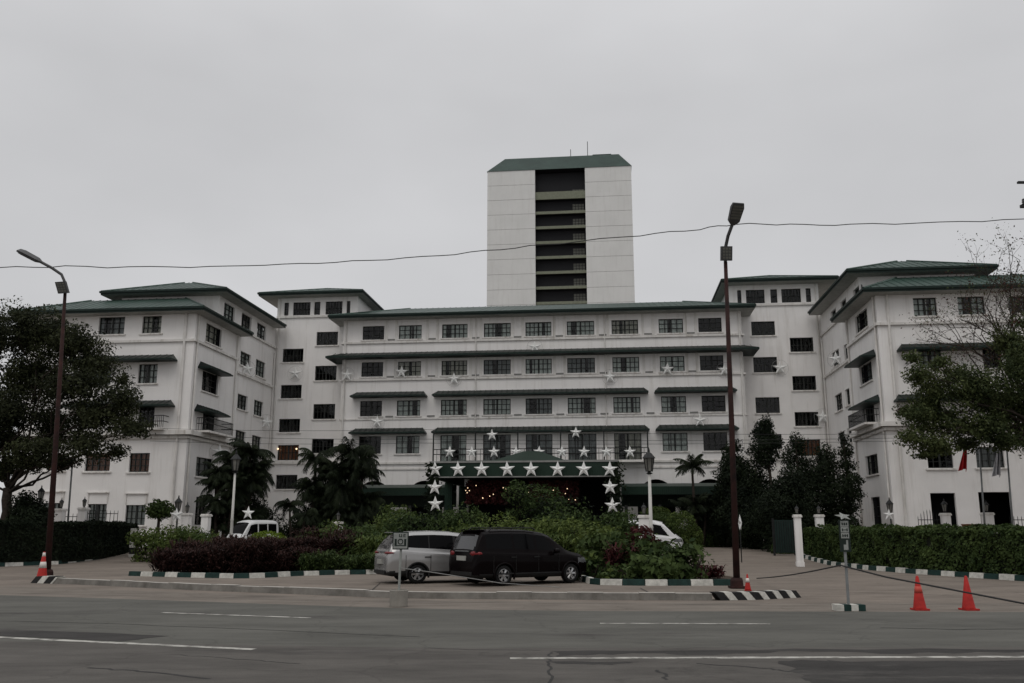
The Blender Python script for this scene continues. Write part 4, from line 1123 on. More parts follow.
for i, (x, y, Y, r, lab) in enumerate(((641, 540, 33.5, .55, 'dark red croton bush above the broad leaved shrubs'), (607, 552, 33.6, .4, 'small dark red croton beside the nose of the black car'))):
    p = P(x, y, Y)
    plant('croton', lab, 'shrub', [(p.x, p.y, p.z, r, r, r * .9), (p.x + .3, p.y - .1, p.z - .25, r * .7, r * .7, r * .7), (p.x - .1, p.y, p.z - .7, r * .5, r * .5, r)], 130, .13, LF['croton'], 'red crotons', seed=340 + i, aspect=.32)
for i, (x, y, Y, rx, rz_, lm, lab) in enumerate(((267, 540, 52, 1.1, .5, 'lime', 'lime yellow low bush beside the parked white van'), (320, 545, 47, .9, .45, 'lime', 'lime yellow low bush at the end of the purple plants'), (681, 526, 58, 1.0, .95, 'bright', 'large round clipped bush right of the white van cab'), (664, 519, 63, 1.1, .45, 'hedge', 'flat clipped bush behind the post lantern'),
     (692, 537, 58, .7, .8, 'bright', 'small round clipped bush at the drive edge'), (657, 512, 66, .9, .4, 'bright', 'topmost flat clipped bush under the covered walk'), (745, 545, 66, 1.3, .5, 'darkt', 'low dark bush at the foot of the garden trees'), (782, 552, 56, .7, .6, 'hedge', 'small green bush in front of the dark gate'), (715, 538, 67, 1.2, .5, 'hedge', 'low green bush under the slender palm'), (848, 524, 57, .7, .5, 'darkt', 'small dark dome bush against the wing wall'))):
    p = P(x, y, Y)
    plant('clipped_bush', lab, 'shrub', [(p.x, p.y, p.z, rx, rx * .9, rz_), (p.x, p.y, max(p.z - rz_, gz(p.x, Y) + .3), rx * .9, rx * .8, max(.3, rz_ * .8))], 190, .075, LF[lm], 'clipped bushes', seed=360 + i, fill=.25, rough=.07, nf=.8)

for i, (px, Y) in enumerate(((430, 39), (448, 40.5), (470, 39.5), (492, 41), (515, 39.5), (538, 40.5), (560, 39), (583, 38.5), (604, 37), (415, 41), (352, 39.5), (372, 38.5))):
    q = P(px, 560, Y); q.z = 0
    strap_plant('lily_clump', 'tall arching green clump among the shrubs behind the cars', 'plant', q, .75, 1.75 + random.uniform(-.15, .25), LF['bright'], 620, 'arching green clumps behind the cars', width=.026, droop=.45, seed=240 + i)
# garden trees
def dark_tree(px, top, bot, Y, r, label, lm='darkt', seed=1, n=7, squash=1.0, name='tree', group=None, size=.085, dens=170):
    pt, pb = P(px, top, Y), P(px, bot, Y); g0 = gz(pt.x, Y); ls = []
    for i in range(n):
        t = i / (n - 1); z = pt.z - r * .6 + (pb.z - pt.z + r * .6) * t
        w = r * (.42 + .7 * math.sin(math.pi * min(1, t * .75 + .05)))
        ls.append((pt.x + random.uniform(-.35, .35) * w, Y + random.uniform(-.4, .4) * w, z, w, w * .9, max(.5, r * .7 * squash)))
    bs = Vector((pt.x, Y, g0)); tr = [limb(bs, (pt.x, Y, pt.z - .4), .16, .04, .08)] + [limb((pt.x, Y, l[2] - .8), l[:3], .05, .02) for l in ls]
    return plant(name, label, 'tree', ls, dens, size, LF[lm], group, seed, bs, tr, fill=.7, rough=.3, nf=1.2)
for i, a in enumerate([(766, 416, 462, 62, .95, 'slim tree with round tufted top in front of the stair block'), (795, 432, 535, 61, 1.25, 'dark tree with pointed top beside the tufted one'), (733, 438, 500, 63, 1.15, 'dark tree directly behind the rusty lamp pole'), (826, 442, 538, 60, 1.35, 'dark drooping tree touching the wing corner'),
                       (755, 462, 540, 62, 1.9, 'broad dark tree at the head of the drive'), (843, 432, 535, 60.0, .75, 'narrow dark tree against the wing side wall'), (785, 466, 545, 58, 1.8, 'low dark tree behind the green gate'), (725, 475, 535, 66, 1.3, 'shaded tree between the slender palm and the lamp pole')]):
    dark_tree(*a[:5], a[5], seed=400 + i, n=8, squash=.9, group='dark garden trees by the drive')
dark_tree(160, 500, 512, 55, .72, 'small round-crowned tree against the white wing wall', 'hedge', 420, 4, .6, size=.1, dens=130)
dark_tree(27, 489, 530, 50, 1.0, 'leafy young tree behind the dark hedge near the big trunk', 'darkt', 421, 6, .8)
dark_tree(38, 502, 530, 49, 1.0, 'dark bushy plant between the big trunk and lamp', 'darkt', 422, 5, .8)

def palm(px, top, Y, nf, fl, label, seed, droop=1.0, trunk_r=.16, crowns=1, lean=0.0, wid=.055, trunkvis=True, g=None):
    pt = P(px, top, Y); g0 = gz(pt.x, Y); base = Vector((pt.x, Y, g0)); t = thing('palm', label, 'palm', base, 0, g)
    rs = np.random.default_rng(seed); bT = MB(); V = []; TT = []
    for c in range(crowns):
        cx, cy = (0, 0) if crowns == 1 else (rs.uniform(-1, 1) * fl * .5, rs.uniform(-1, 1) * fl * .3)
        top_z = pt.z - g0 - fl * .45 - (0 if c == 0 else rs.uniform(.05, .72) * (pt.z - g0 - fl * .4))
        bT.tube([(cx * .5, cy * .5, 0), (cx * .8, cy * .8, top_z * .5), (cx + lean, cy, top_z)], [trunk_r * 1.2, trunk_r, trunk_r * .8], 8)
        for k in range(nf):
            az = 2 * math.pi * k / nf + rs.uniform(-.2, .2); el = rs.uniform(-.35, 1.35); d = np.array([math.cos(az), math.sin(az), 0.0])
            l = fl * rs.uniform(.8, 1.15); steps = 14; prev = np.array([cx + lean, cy, top_z]); e = el; pts = [prev]
            for s_ in range(steps):
                e -= (droop * 2.2 / steps) * (0.5 + s_ / steps)
                prev = prev + (d * math.cos(e) + np.array([0, 0, math.sin(e)])) * l / steps; pts.append(prev)
            bT.tube([Vector(q) for q in pts], [.025 * (1 - .07 * i) for i in range(len(pts))], 4, 1)
            side = np.array([-d[1], d[0], 0.0]); tn = rs.uniform(.2, .8)
            for s_ in range(1, steps + 1):
                for sub in (0, .25, .5, .75):
                    q = pts[s_ - 1] * (1 - sub) + pts[s_] * sub; fr = (s_ - 1 + sub) / steps
                    ll = l * .30 * rs.uniform(.8, 1.15) * math.sin(math.pi * min(.97, fr * .85 + .15)) + .05
                    fw = (pts[s_] - pts[s_ - 1]); fw = fw / np.linalg.norm(fw)
                    for sg in (-1, 1):
                        v = side * sg * .62 + fw * .40 + np.array([0, 0, -.45 - .8 * rs.random()]) + rs.normal(0, .12, 3); v /= np.linalg.norm(v)
                        w = fw * wid * .5; V += [q - w, q + w, q + v * ll + w * .2, q + v * ll - w * .2]; TT.append(np.clip(tn + rs.normal(0, .12), 0, 1))
    bT.build('trunk', [M['bark'], M['hedgecore']], t, smooth=True)
    put('crown', fast_mesh('crown', np.array(V), 4, np.array(TT), LF['palm']), t)
    return t
palm(243, 440, 62, 22, 1.85, 'tall dense cluster palm behind the old post lantern', 31, .72, .1, 13, wid=.05, g='palms before the hotel')
palm(226, 462, 61, 20, 1.5, 'shorter palm against the wing wall beside the cluster palm', 32, .75, .1, 7, wid=.05, g='palms before the hotel')
palm(352, 440, 66, 22, 2.1, 'dark drooping feather palm at the end of the covered walk', 33, .85, .12, 13, wid=.055, g='palms before the hotel')
palm(324, 448, 66.5, 20, 1.8, 'feather palm leaning over the low garden, next to the stair block', 36, .85, .12, 8, wid=.055, g='palms before the hotel')
palm(299, 495, 63, 12, 1.4, 'small young palm before the stair block', 34, 1.0, .08, 2, wid=.05, g='palms before the hotel')
palm(695, 456, 66, 15, 1.6, 'slender small palm with clear trunk beside the street lamp', 35, .55, .1, 4, wid=.05, g='palms before the hotel')
dark_tree(258, 498, 545, 64, 1.6, 'dark shrubby tree behind the parked white van', seed=430, n=6)
dark_tree(310, 505, 545, 67, 1.6, 'dark shrubby tree at the foot of the drooping palm', seed=431, n=5)

# ------------------------------------------------------------ cars
def interp(tab, x):
    xs_ = [t[0] for t in tab]; return [float(np.interp(x, xs_, [t[k] for t in tab])) for k in range(1, len(tab[0]))]
def car(name, label, cat, pos, heading, tab, wheels, wr, paint, glassm, spec, rail=True, parts=True, group=None):
    """tab rows: x, z bottom, z belt, z top, half width, half width at roof. Origin on the ground under the rear axle."""
    t = thing(name, label, cat, pos, heading, group)
    x0, x1 = tab[0][0], tab[-1][0]; NX = 130
    xs_ = []
    for i in range(NX + 1):
        u = i / NX; e = .5 - .5 * math.cos(math.pi * u); xs_.append(x0 + (x1 - x0) * (.55 * u + .45 * e))
    def ring(x):
        zb, zm, zt, w, wr_ = interp(tab, x)
        key = [(0, zb), (w * .86, zb), (w * .965, zb + .07), (w * .985, zb + (zm - zb) * .35), (w, zb + (zm - zb) * .62), (w * .985, zm - .05), (w * .955, zm), (wr_ + (w * .955 - wr_) * .10, zt - (zt - zm) * .16), (wr_ * .86, zt - (zt - zm) * .02), (wr_ * .5, zt + .025), (0, zt + .035)]
        out = []; sub = [3, 2, 4, 4, 4, 2, 10, 4, 4, 4]
        for i in range(len(key) - 1):
            for s_ in range(sub[i]): f = s_ / sub[i]; out.append((key[i][0] + (key[i + 1][0] - key[i][0]) * f, key[i][1] + (key[i + 1][1] - key[i][1]) * f))
        out.append(key[-1]); return out
    rings = [ring(x) for x in xs_]; nr = len(rings[0])
    V = []
    for x, rg_ in zip(xs_, rings):
        for y, z in rg_: V.append((x, y, z))
        for y, z in rg_: V.append((x, -y, z))
    groups = {}
    def put_face(idx):
        c = np.mean([V[i] for i in idx], 0)
        a, b_, c_ = (np.array(V[idx[k]]) for k in (0, 1, 2)); nrm = np.cross(b_ - a, c_ - a); ln = np.linalg.norm(nrm); nrm = nrm / ln if ln > 1e-9 else nrm
        k = spec(c, np.abs(nrm), interp(tab, c[0]))
        for wx in wheels:
            if (c[0] - wx) ** 2 + (c[2] - wr) ** 2 < (wr + .055) ** 2 and abs(c[1]) > .45: k = None
        if k: groups.setdefault(k, []).append(idx)
    st = 2 * nr
    for i in range(NX):
        for j in range(nr - 1):
            put_face((i * st + j, (i + 1) * st + j, (i + 1) * st + j + 1, i * st + j + 1)); put_face((i * st + nr + j + 1, (i + 1) * st + nr + j + 1, (i + 1) * st + nr + j, i * st + nr + j))
    for i, fl in ((0, 1), (NX, -1)):
        for j in range(nr - 1): put_face((i * st + j, i * st + j + 1, i * st + nr + j + 1, i * st + nr + j)[::fl])
    names = {'body': paint, 'window': glassm, 'rear_window': M['rearglass'], 'tail_light': M['taill'], 'headlight': M['headl'], 'trim': M['blacktrim']}
    for k, fs in groups.items():
        sets = {k: fs}
        if k in ('tail_light', 'headlight', 'window'):
            sel = lambda f: 0 if np.mean([V[i][1] for i in f]) > 0 else 1
            sets = {}
            for f in fs: sets.setdefault((k, sel(f)), []).append(f)
        for kk, ff in sets.items():
            nm = kk if isinstance(kk, str) else kk[0]
            used = sorted({i for f in ff for i in f}); mp_ = {u: i for i, u in enumerate(used)}
            me = bpy.data.meshes.new(nm); me.from_pydata([V[u] for u in used], [], [tuple(mp_[i] for i in f) for f in ff]); me.materials.append(names[nm])
            me.polygons.foreach_set('use_smooth', [True] * len(ff)); me.update(); put(nm, me, t)
    W_ = tab[len(tab) // 2][4]
    b = MB(); zb = .24
    b.box(x0 + .25, x1 - .25, -W_ * .62, W_ * .62, zb, .62); b.box(x0 + .5, x1 - .9, -W_ * .8, W_ * .8, .62, tab[len(tab) // 2][2] - .1)
    b.build('underbody', M['blacktrim'], t)
    wm = MB(); tw = .105
    wm.lathe([(wr * .66, -tw), (wr * .93, -tw), (wr, -tw * .7), (wr, tw * .7), (wr * .93, tw), (wr * .66, tw)], n=28, cap=False)
    rm = MB(); rm.lathe([(wr * .67, -.09), (wr * .67, .04), (wr * .60, .075), (wr * .57, .03), (wr * .2, -.03)], n=28, m=1, cap=False); rm.lathe([(wr * .685, .03), (wr * .685, .085), (wr * .60, .09), (wr * .585, .05)], n=28, m=0, cap=False); rm.lathe([(wr * .55, -.03), (wr * .55, -.025)], n=28, m=1)
    for k in range(6):
        a = 2 * math.pi * k / 6
        for da in (-.11, .11):
            ca, sa = math.cos(a + da), math.sin(a + da)
            rm.tube([(wr * .12 * math.cos(a), wr * .12 * math.sin(a), .06), (wr * .63 * ca, wr * .63 * sa, .055)], [.035, .024], 5, 0)
    rm.lathe([(.07, .03), (.065, .085), (.02, .09)], n=12)
    wme, rme = wm.mesh('wheel', M['tyre'], True), rm.mesh('rim', [M['rim'], M['blacktrim']])
    for wx in wheels:
        for sg in (-1, 1):
            ar = MB(); ar.tube([(wx + (wr + .065) * math.cos(a_), sg * (W_ - .015), wr + (wr + .065) * math.sin(a_)) for a_ in np.linspace(-.35, math.pi + .35, 18)], .035, 6); ar.build('wheel_arch', paint if paint.name.startswith('black') else M['blacktrim'], t, smooth=True)
            o = put('wheel', wme, t, (wx, sg * (W_ - .13), wr)); o.rotation_euler = (R(-90) if sg > 0 else R(90), 0, 0); put('rim', rme, o)
    return t, W_
M['taill'] = mat('tail_lamp', (0.13, 0.006, 0.008), .3, var=.2, coat=.08)
M['headl'] = mat('head_lamp', (0.09, 0.092, 0.095), .2, var=.1, coat=.2)
M['blacktrim'] = mat('black_trim', (0.012, 0.012, 0.012), .55, var=.2)
M['tyre'] = mat('tyre', (0.008, 0.008, 0.008), .85, var=.2)
M['rim'] = mat('alloy', (0.42, 0.42, 0.42), .3, metal=.7, var=.1)
M['carglass'] = mat('car_glass', (0.003, 0.003, 0.0035), .06, var=.1, spec=.07)
M['rearglass'] = mat('rear_glass', (0.03, 0.03, 0.032), .08, var=.1, spec=.8)
M['blackpaint'] = mat('black_paint', (0.0035, 0.0022, 0.0025), .25, var=.1, spec=.05, coat=.035)
M['silver'] = mat('silver_paint', (0.34, 0.335, 0.33), .27, metal=.6, var=.04, coat=.3)
M['vanwhite'] = mat('van_white', (0.60, 0.60, 0.60), .35, var=.04, coat=.4)
M['plate'] = mat('plate_white', (0.28, 0.28, 0.26), .5, var=.1)

mpv = [(-1.06, .42, .62, .80, .66, .60), (-1.03, .34, .80, 1.05, .80, .74), (-.98, .28, .98, 1.18, .875, .78), (-.90, .26, 1.06, 1.40, .90, .735), (-.80, .26, 1.07, 1.62, .91, .70), (-.70, .26, 1.08, 1.735, .915, .685), (-.45, .25, 1.07, 1.765, .915, .685), (0, .24, 1.05, 1.785, .915, .69), (1.0, .23, 1.02, 1.775, .915, .70),
       (1.7, .23, 1.0, 1.70, .915, .69), (2.0, .23, .99, 1.60, .915, .68), (2.35, .23, .985, 1.36, .91, .69), (2.62, .24, .98, 1.13, .905, .73), (2.8, .24, .95, 1.06, .90, .76), (3.2, .26, .88, .98, .87, .74), (3.45, .28, .80, .88, .80, .68), (3.6, .30, .68, .76, .68, .58), (3.68, .36, .55, .62, .52, .45)]
sleek = [(-1.03, .40, .60, .78, .66, .60), (-1.01, .34, .84, .98, .80, .74), (-.96, .28, .99, 1.12, .875, .78), (-.88, .26, 1.10, 1.30, .895, .74), (-.76, .26, 1.15, 1.48, .905, .71), (-.62, .26, 1.16, 1.63, .91, .69), (-.45, .25, 1.15, 1.71, .915, .685), (-.1, .24, 1.11, 1.76, .915, .685), (.6, .23, 1.06, 1.785, .915, .695), (1.2, .23, 1.02, 1.765, .915, .70)] + mpv[9:]
def mpv_spec(silver):
    def f(c, n, pr):
        x, y, z = c; ay = abs(y); zb, zm, zt, w, wr_ = pr
        fl = (z - zm) / max(.05, zt - zm)
        if zt - zm > .28 and n[1] > .55 and .13 < fl < .83:
            if -.62 < x < 2.25 - (z - 1.0) * .9 and not any(abs(x - p) < .035 for p in (.42, 1.32)):
                return 'window'
            return 'trim' if silver and -.62 < x < 2.2 else 'body'
        if x < (-.72 if not silver else -.50) and 1.17 < z < 1.60 and ay < .62 and n[1] < .7: return 'rear_window'
        if 1.75 < x < 2.66 and z > 1.06 and ay < wr_ * .9 and n[1] < .6 and zt - zm > .12: return 'window'
        
        if 3.05 < x < 3.58 and .68 < z < .84 and ay > .45: return 'headlight'
        if z < (.42 if silver else .36) or (x > 3.5 and z < .62 and ay < .5): return 'trim'  # low black trim; on silver it also paints the dark lower reflection
        return 'body'
    return f
def dress(t, W_, plate, rails, silver, mirror_mat):
    b = MB(); zb = 1.05
    for sg in (-1, 1):
        m = MB(); m.lathe([(.02, -.07), (.10, -.05), (.11, .05), (.03, .09)], (2.02, sg * (W_ + .12), 1.08), 10); m.box(1.98, 2.06, min(sg * (W_ - .02), sg * (W_ + .08)), max(sg * (W_ - .02), sg * (W_ + .08)), 1.0, 1.05); m.build('mirror', mirror_mat, t, smooth=True)
        for x in (.35, 1.28):
            h = MB(); y0, y1 = sorted((sg * (W_ - .004), sg * (W_ + .028))); h.box(x - .11, x + .11, y0, y1, .885, .92); h.build('door_handle', M['blacktrim'], t)
        s = MB()
        for x in (-.42, .45, 1.36, 2.2):
            y0, y1 = sorted((sg * (W_ - .03), sg * (W_ + .002))); s.box(x - .008, x + .008, y0, y1, .42, .97)
        s.box(-.3, 2.3, *sorted((sg * (W_ - .03), sg * (W_ + .006))), .36, .40)
        s.build('door_seam', M['blacktrim'], t)
        if rails:
            r = MB(); r.tube([(-.4, sg * .60, 1.77), (-.3, sg * .61, 1.85), (1.3, sg * .61, 1.85), (1.45, sg * .60, 1.77)], .022, 6); r.build('roof_rail', M['blacktrim'], t)
    for sg in (-1, 1):
        m = MB(); ry, rz2 = (.25, .11) if not silver else (.27, .055)
        m.lathe([(.02, -1), (.45, -.87), (.8, -.55), (1, 0), (.8, .55), (.45, .87), (.02, 1)], n=18)
        m.v = [(v[0] * .13, v[1] * ry, v[2] * rz2) for v in m.v]
        tl = m.build('tail_light', M['taill'], t, smooth=True, loc=(-.925, sg * .665, 1.02 if not silver else 1.05)); tl.rotation_euler = (0, 0, sg * R(-18))
    m = MB(); m.box(-1.075, -.995, -.27, .27, .80 if not silver else .66, .95 if not silver else .82); m.build('number_plate', M['plate'], t)
    m = MB(); m.box(*((-.86, -.50, -.58, .58, 1.765, 1.795) if not silver else (-.74, -.30, -.57, .57, 1.735, 1.765))); m.build('spoiler', mirror_mat, t)
    m = MB(); m.box(-1.075, -.99, -.62, .62, .33, .45); m.build('bumper_insert', M['blacktrim'], t)
    m = MB(); m.lathe([(.01, -.015), (.05, -.01), (.05, .01), (.01, .015)], (0, 0, 0), 10); e_ = m.build('emblem', M['steel'], t, loc=(-1.0, 0, 1.03 if not silver else 1.05)); e_.rotation_euler = (0, R(90), 0)
    m = MB(); m.box(-1.055, -1.0, -.40, .40, 1.09, 1.115) ; m.build('tailgate_trim', M['steel'], t)
    m = MB(); m.tube([(-.35, .0, 1.80), (-.42, 0, 1.90)], [.02, .008], 5); m.build('aerial', M['blacktrim'], t)
def make_mpv(label, rear, h, paint, silver, zs):
    side = Vector((math.sin(h), -math.cos(h), 0))      # right-hand side of the car faces the street
    pos = rear - side * .79
    t, W_ = car('parked_car', label, 'car', pos, h, sleek if silver else mpv, (0.0, 2.75), .325, paint, M['carglass'], mpv_spec(silver))
    dress(t, W_, True, not silver, silver, paint); t.scale = (.975, 1, zs)
    return t

make_mpv('black people carrier with roof rails parked nose to the shrubs', G(502.5, 585.6), R(35), M['blackpaint'], False, .955)
rr = G(416.5, 583.4)
make_mpv('silver people carrier with dark side glass parked behind the square sign', rr, R(24), M['silver'], True, .925)
van = [(-1.05, .45, .8, 1.2, .74, .72), (-1.02, .36, 1.1, 1.85, .84, .78), (-.95, .30, 1.22, 2.12, .89, .76), (-.7, .28, 1.24, 2.20, .90, .77), (0, .26, 1.22, 2.22, .905, .78), (2.2, .26, 1.18, 2.2, .905, .78), (2.7, .26, 1.15, 2.08, .90, .77), (3.0, .26, 1.12, 1.86, .90, .77), (3.45, .28, 1.08, 1.36, .885, .78), (3.7, .30, 1.02, 1.14, .86, .76), (3.95, .34, .88, .96, .76, .66), (4.02, .40, .7, .8, .62, .54)]
def van_spec(c, n, pr):
    x, y, z = c; ay = abs(y); zb, zm, zt, w, wr_ = pr; fl = (z - zm) / max(.05, zt - zm)
    if zt - zm > .3 and n[1] > .6 and .1 < fl < .72 and -.7 < x < 3.25 - (z - 1.1) * .75 and not any(abs(x - p) < .07 for p in (.5, 1.75)): return 'window'
    if x > 2.75 and z > 1.2 and ay < wr_ * .9 and n[1] < .6 and zt - zm > .2: return 'window'
    if x < -.96 and 1.3 < z < 1.95 and ay < .62: return 'rear_window'
    if x > 3.5 and .75 < z < 1.0 and ay > .5: return 'headlight'
    if x < -.95 and .9 < z < 1.35 and ay > .62: return 'tail_light'
    return 'trim' if z < .38 else 'body'
pv = P(668, 540, 56); g0 = gz(pv.x, 56)
vt, _ = car('van', 'white van half hidden behind a gate pillar and shrubs', 'van', (pv.x - 2.75, 56.6, g0 - .0), R(-14), van, (0.0, 2.95), .33, M['vanwhite'], M['carglass'], van_spec); vt.scale = (.92, .92, .88)
pv = P(249, 540, 57); g0 = gz(pv.x, 57)
vt, _ = car('van', 'white van parked under the palms behind the purple plants', 'van', (pv.x + .55, 58.2, g0), R(246), van, (0.0, 2.95), .33, M['vanwhite'], M['carglass'], van_spec); vt.scale = (.72, .74, .87)

# ------------------------------------------------------------ street lamps
def street_lamp(label, base, pole_pts, rads, arm_pts, head_a, head_b, hw_, panel_c, panel_size, tilt, roll=0.0):
    t = thing('street_lamp', label, 'street lamp', base, 0, 'rusty street lamps')
    q = lambda p: Vector(p) - Vector(base)
    b = MB(); b.tube([q(p) for p in pole_pts], rads, 12); b.build('pole', M['pole'], t, smooth=True)
    b = MB(); b.box(-.22, .22, -.22, .22, 0, .06); b.lathe([(.20, .06), (.19, .22), (.15, .30)], n=12); b.build('base_plate', M['pole'], t)
    b = MB(); b.tube([q(p) for p in arm_pts], .055, 8); b.build('arm', M['head'], t, smooth=True)
    a, c = q(head_a), q(head_b); d = (c - a).normalized(); sd_ = d.cross(Vector((0, 0, 1))).normalized(); up = sd_.cross(d).normalized()
    sd_, up = sd_ * math.cos(roll) + up * math.sin(roll), up * math.cos(roll) - sd_ * math.sin(roll)
    b = MB(); V = []
    for (s_, w, th) in ((0, .30, .5), (.18, .85, 1), (.8, 1, 1), (1.0, .85, .45)):
        p = a + (c - a) * s_
        for k in ((-1, -1), (1, -1), (1, 1), (-1, 1)): V.append(p + sd_ * hw_ * w * k[0] + up * .06 * th * k[1])
    F = [(3, 2, 1, 0), (12, 13, 14, 15)] + [(i * 4 + k, i * 4 + (k + 1) % 4, (i + 1) * 4 + (k + 1) % 4, (i + 1) * 4 + k) for i in range(3) for k in range(4)]
    b.add(V, F); h = b.build('lamp_head', M['head'], t)
    b = MB(); L0 = (c - a).length
    for k in range(5):
        p0 = a + d * L0 * (.30 + .13 * k); p1 = p0 + d * L0 * .10; w = hw_ * .8
        b.add([p0 - sd_ * w - up * .068, p0 + sd_ * w - up * .068, p1 + sd_ * w - up * .068, p1 - sd_ * w - up * .068], [(0, 1, 2, 3)])
    b.build('lens', M['panel'], h)
    pc = q(panel_c); b = MB(); w, hh = panel_size
    ax, az = Vector((math.cos(tilt), 0, math.sin(tilt) * .3)), Vector((-.18 * math.sin(tilt) * 6, -.25, 1)).normalized(); n = ax.cross(az).normalized()
    for k in (0, 1):
        pass
    V = [pc + ax * i * w / 2 + az * j * hh / 2 + n * kk * .07 for kk in (-1, 1) for i, j in ((-1, -1), (1, -1), (1, 1), (-1, 1))]
    b.add(V, [(3, 2, 1, 0), (4, 5, 6, 7), (0, 1, 5, 4), (1, 2, 6, 5), (2, 3, 7, 6), (3, 0, 4, 7)])
    s = b.build('flood_light', M['head'], t)
    b = MB()
    for r_ in range(4):
        for c_ in range(3):
            p = pc + ax * w * (-.36 + .26 * c_) + az * hh * (-.38 + .21 * r_) + n * .078
            V = [p, p + ax * w * .2, p + ax * w * .2 + az * hh * .15, p + az * hh * .15]; b.add(V, [(0, 1, 2, 3)])
    b.build('lens', M['panel'], s)
    b = MB(); k = q(pole_pts[-1]); b.tube([k, k + (pc - k) * 1.0], .03, 5); b.build('bracket', M['head'], t)
    return t
ROLL_L = 0.55
lr = G(737, 588); Y0 = lr.y
street_lamp('upright rusty street lamp at the end of the bed beside the drive', lr, [lr, P(731.5, 420, Y0), P(725.5, 262, Y0)], [.105, .085, .06], [P(725.5, 264, Y0), P(725, 250, Y0 - .05), P(728, 236, Y0 - .25), P(732.5, 224, Y0 - .5)], P(732.5, 225, Y0 - .5), P(738.5, 203, Y0 - 1.0), .215, P(726.3, 253.5, Y0 - .16), (.36, .46), 0.0)
ll = G(47, 578); Y1 = ll.y
street_lamp('leaning rusty street lamp before the tall dark hedge', ll, [ll, P(56, 440, Y1), P(65.3, 290, Y1)], [.115, .09, .058], [P(65.3, 292, Y1), P(64.8, 282, Y1), P(61.5, 274.5, Y1), P(52, 268, Y1), P(40, 261.5, Y1 - .1)], P(41.5, 262.2, Y1 - .1), P(18.5, 250, Y1 - .3), .17, P(62.3, 287.5, Y1 - .15), (.40, .46), 0.25, ROLL_L)

# post lanterns
def lantern_parts(t, z, s=1.0, dark=True):
    b = MB(); b.lathe([(.05 * s, 0), (.14 * s, .05 * s), (.05 * s, .10 * s), (.13 * s, .14 * s)], (0, 0, z), 8); b.lathe([(.27 * s, .66 * s), (.25 * s, .70 * s), (.12 * s, .86 * s), (.05 * s, .92 * s), (.05 * s, 1.0 * s), (.01, 1.12 * s)], (0, 0, z), 6)
    for k in range(6):
        a = 2 * math.pi * k / 6; b.tube([(.13 * s * math.cos(a), .13 * s * math.sin(a), z + .12 * s), (.215 * s * math.cos(a), .215 * s * math.sin(a), z + .68 * s)], .02 * s, 5)
    h = b.build('lantern', M['iron'], t)
    b = MB(); b.lathe([(.115 * s, .14 * s), (.195 * s, .66 * s)], (0, 0, z), 6); b.build('glass', M['lampglass'], h)
def post_lantern(label, px, ytop, ybase_z, Y, postm, s, r=.075):
    top = P(px, ytop, Y); g0 = gz(top.x, Y); t = thing('post_lantern', label, 'lamp post', (top.x, Y, g0), 0, 'post lanterns')
    H_ = top.z - g0 - 1.12 * s
    b = MB(); b.lathe([(r * 2.2, 0), (r * 2.0, .25), (r * 1.2, .35), (r * 1.1, H_ * .45), (r * 1.35, H_ * .46), (r, H_ * .48), (r * .8, H_)], n=10); b.build('post', postm, t, smooth=True)
    lantern_parts(t, H_, s); return t
post_lantern('white post with iron lantern rising from the shrubs by the white van', 648.5, 447, 0, 37.0, M['post'], 1.0)
post_lantern('white post with iron lantern beside the cluster palm', 236.5, 450, 0, 50.0, M['post'], 1.15)
post_lantern('thin black lamp post between the big tree and the rusty lamp', 42, 485, 0, 50.0, M['iron'], .8, .06)
post_lantern('black lantern post close to the wing wall beside a white star', 179, 495, 0, 56.0, M['iron'], .95, .06)
post_lantern('black lantern post by the wing corner next to the bright hedge', 889, 497, 0, 55.0, M['iron'], .9, .06)

# gate pillars with lanterns, iron fences
def pillar(label, px, ytop, Y, w=.6, lan=.55, group='gate pillars', h=None):
    top = P(px, ytop, Y); g0 = gz(top.x, Y); H_ = top.z - g0; t = thing('gate_pillar', label, 'pillar', (top.x, Y, g0), -YAW, group)
    b = MB(); b.box(-w / 2, w / 2, -w / 2, w / 2, 0, H_ - .14); b.box(-w / 2 - .025, w / 2 + .025, -w / 2 - .025, w / 2 + .025, 0, .22); b.build('shaft', M['wall'], t)
    b = MB(); b.box(-w / 2 - .05, w / 2 + .05, -w / 2 - .05, w / 2 + .05, H_ - .137, H_ - .05); b.box(-w / 2 - .02, w / 2 + .02, -w / 2 - .02, w / 2 + .02, H_ - .048, H_); b.build('cap', M['trim'], t)
    if lan: lantern_parts(t, H_ + .003, lan)
    return t
pillar('white gate pillar standing in front of the dark gate beside the bright hedge', 797, 514.5, 44, .30, .42)
pillar('white gate pillar behind the bright hedge near its narrow end', 819, 514.5, 52, .42, .5)
pillar('white gate pillar before the dark doorway of the wing, beside the curved gate', 945, 513, 50, .42, .7)
pillar('greyish gate pillar between the two flag poles', 987, 512.5, 50, .48, .6)
pillar('white gate pillar half behind the post lantern and the van', 644, 515, 42, .5, .5)
pillar('white gate pillar beside the black lantern post and a white star', 187, 513, 53, .44, .55)
pillar('plain white pillar standing just behind the purple plants', 206.5, 514, 49, .38, 0)
pillar('white fence pillar hidden partly by the leaning lamp', 61, 508.5, 57, .47, .6)
pillar('white fence pillar carrying a lantern at the start of the iron fence', 84, 507.5, 57, .47, .6)
pillar('low white pillar among the shrubs before the drooping palm', 338, 521.5, 58, .5, .6)
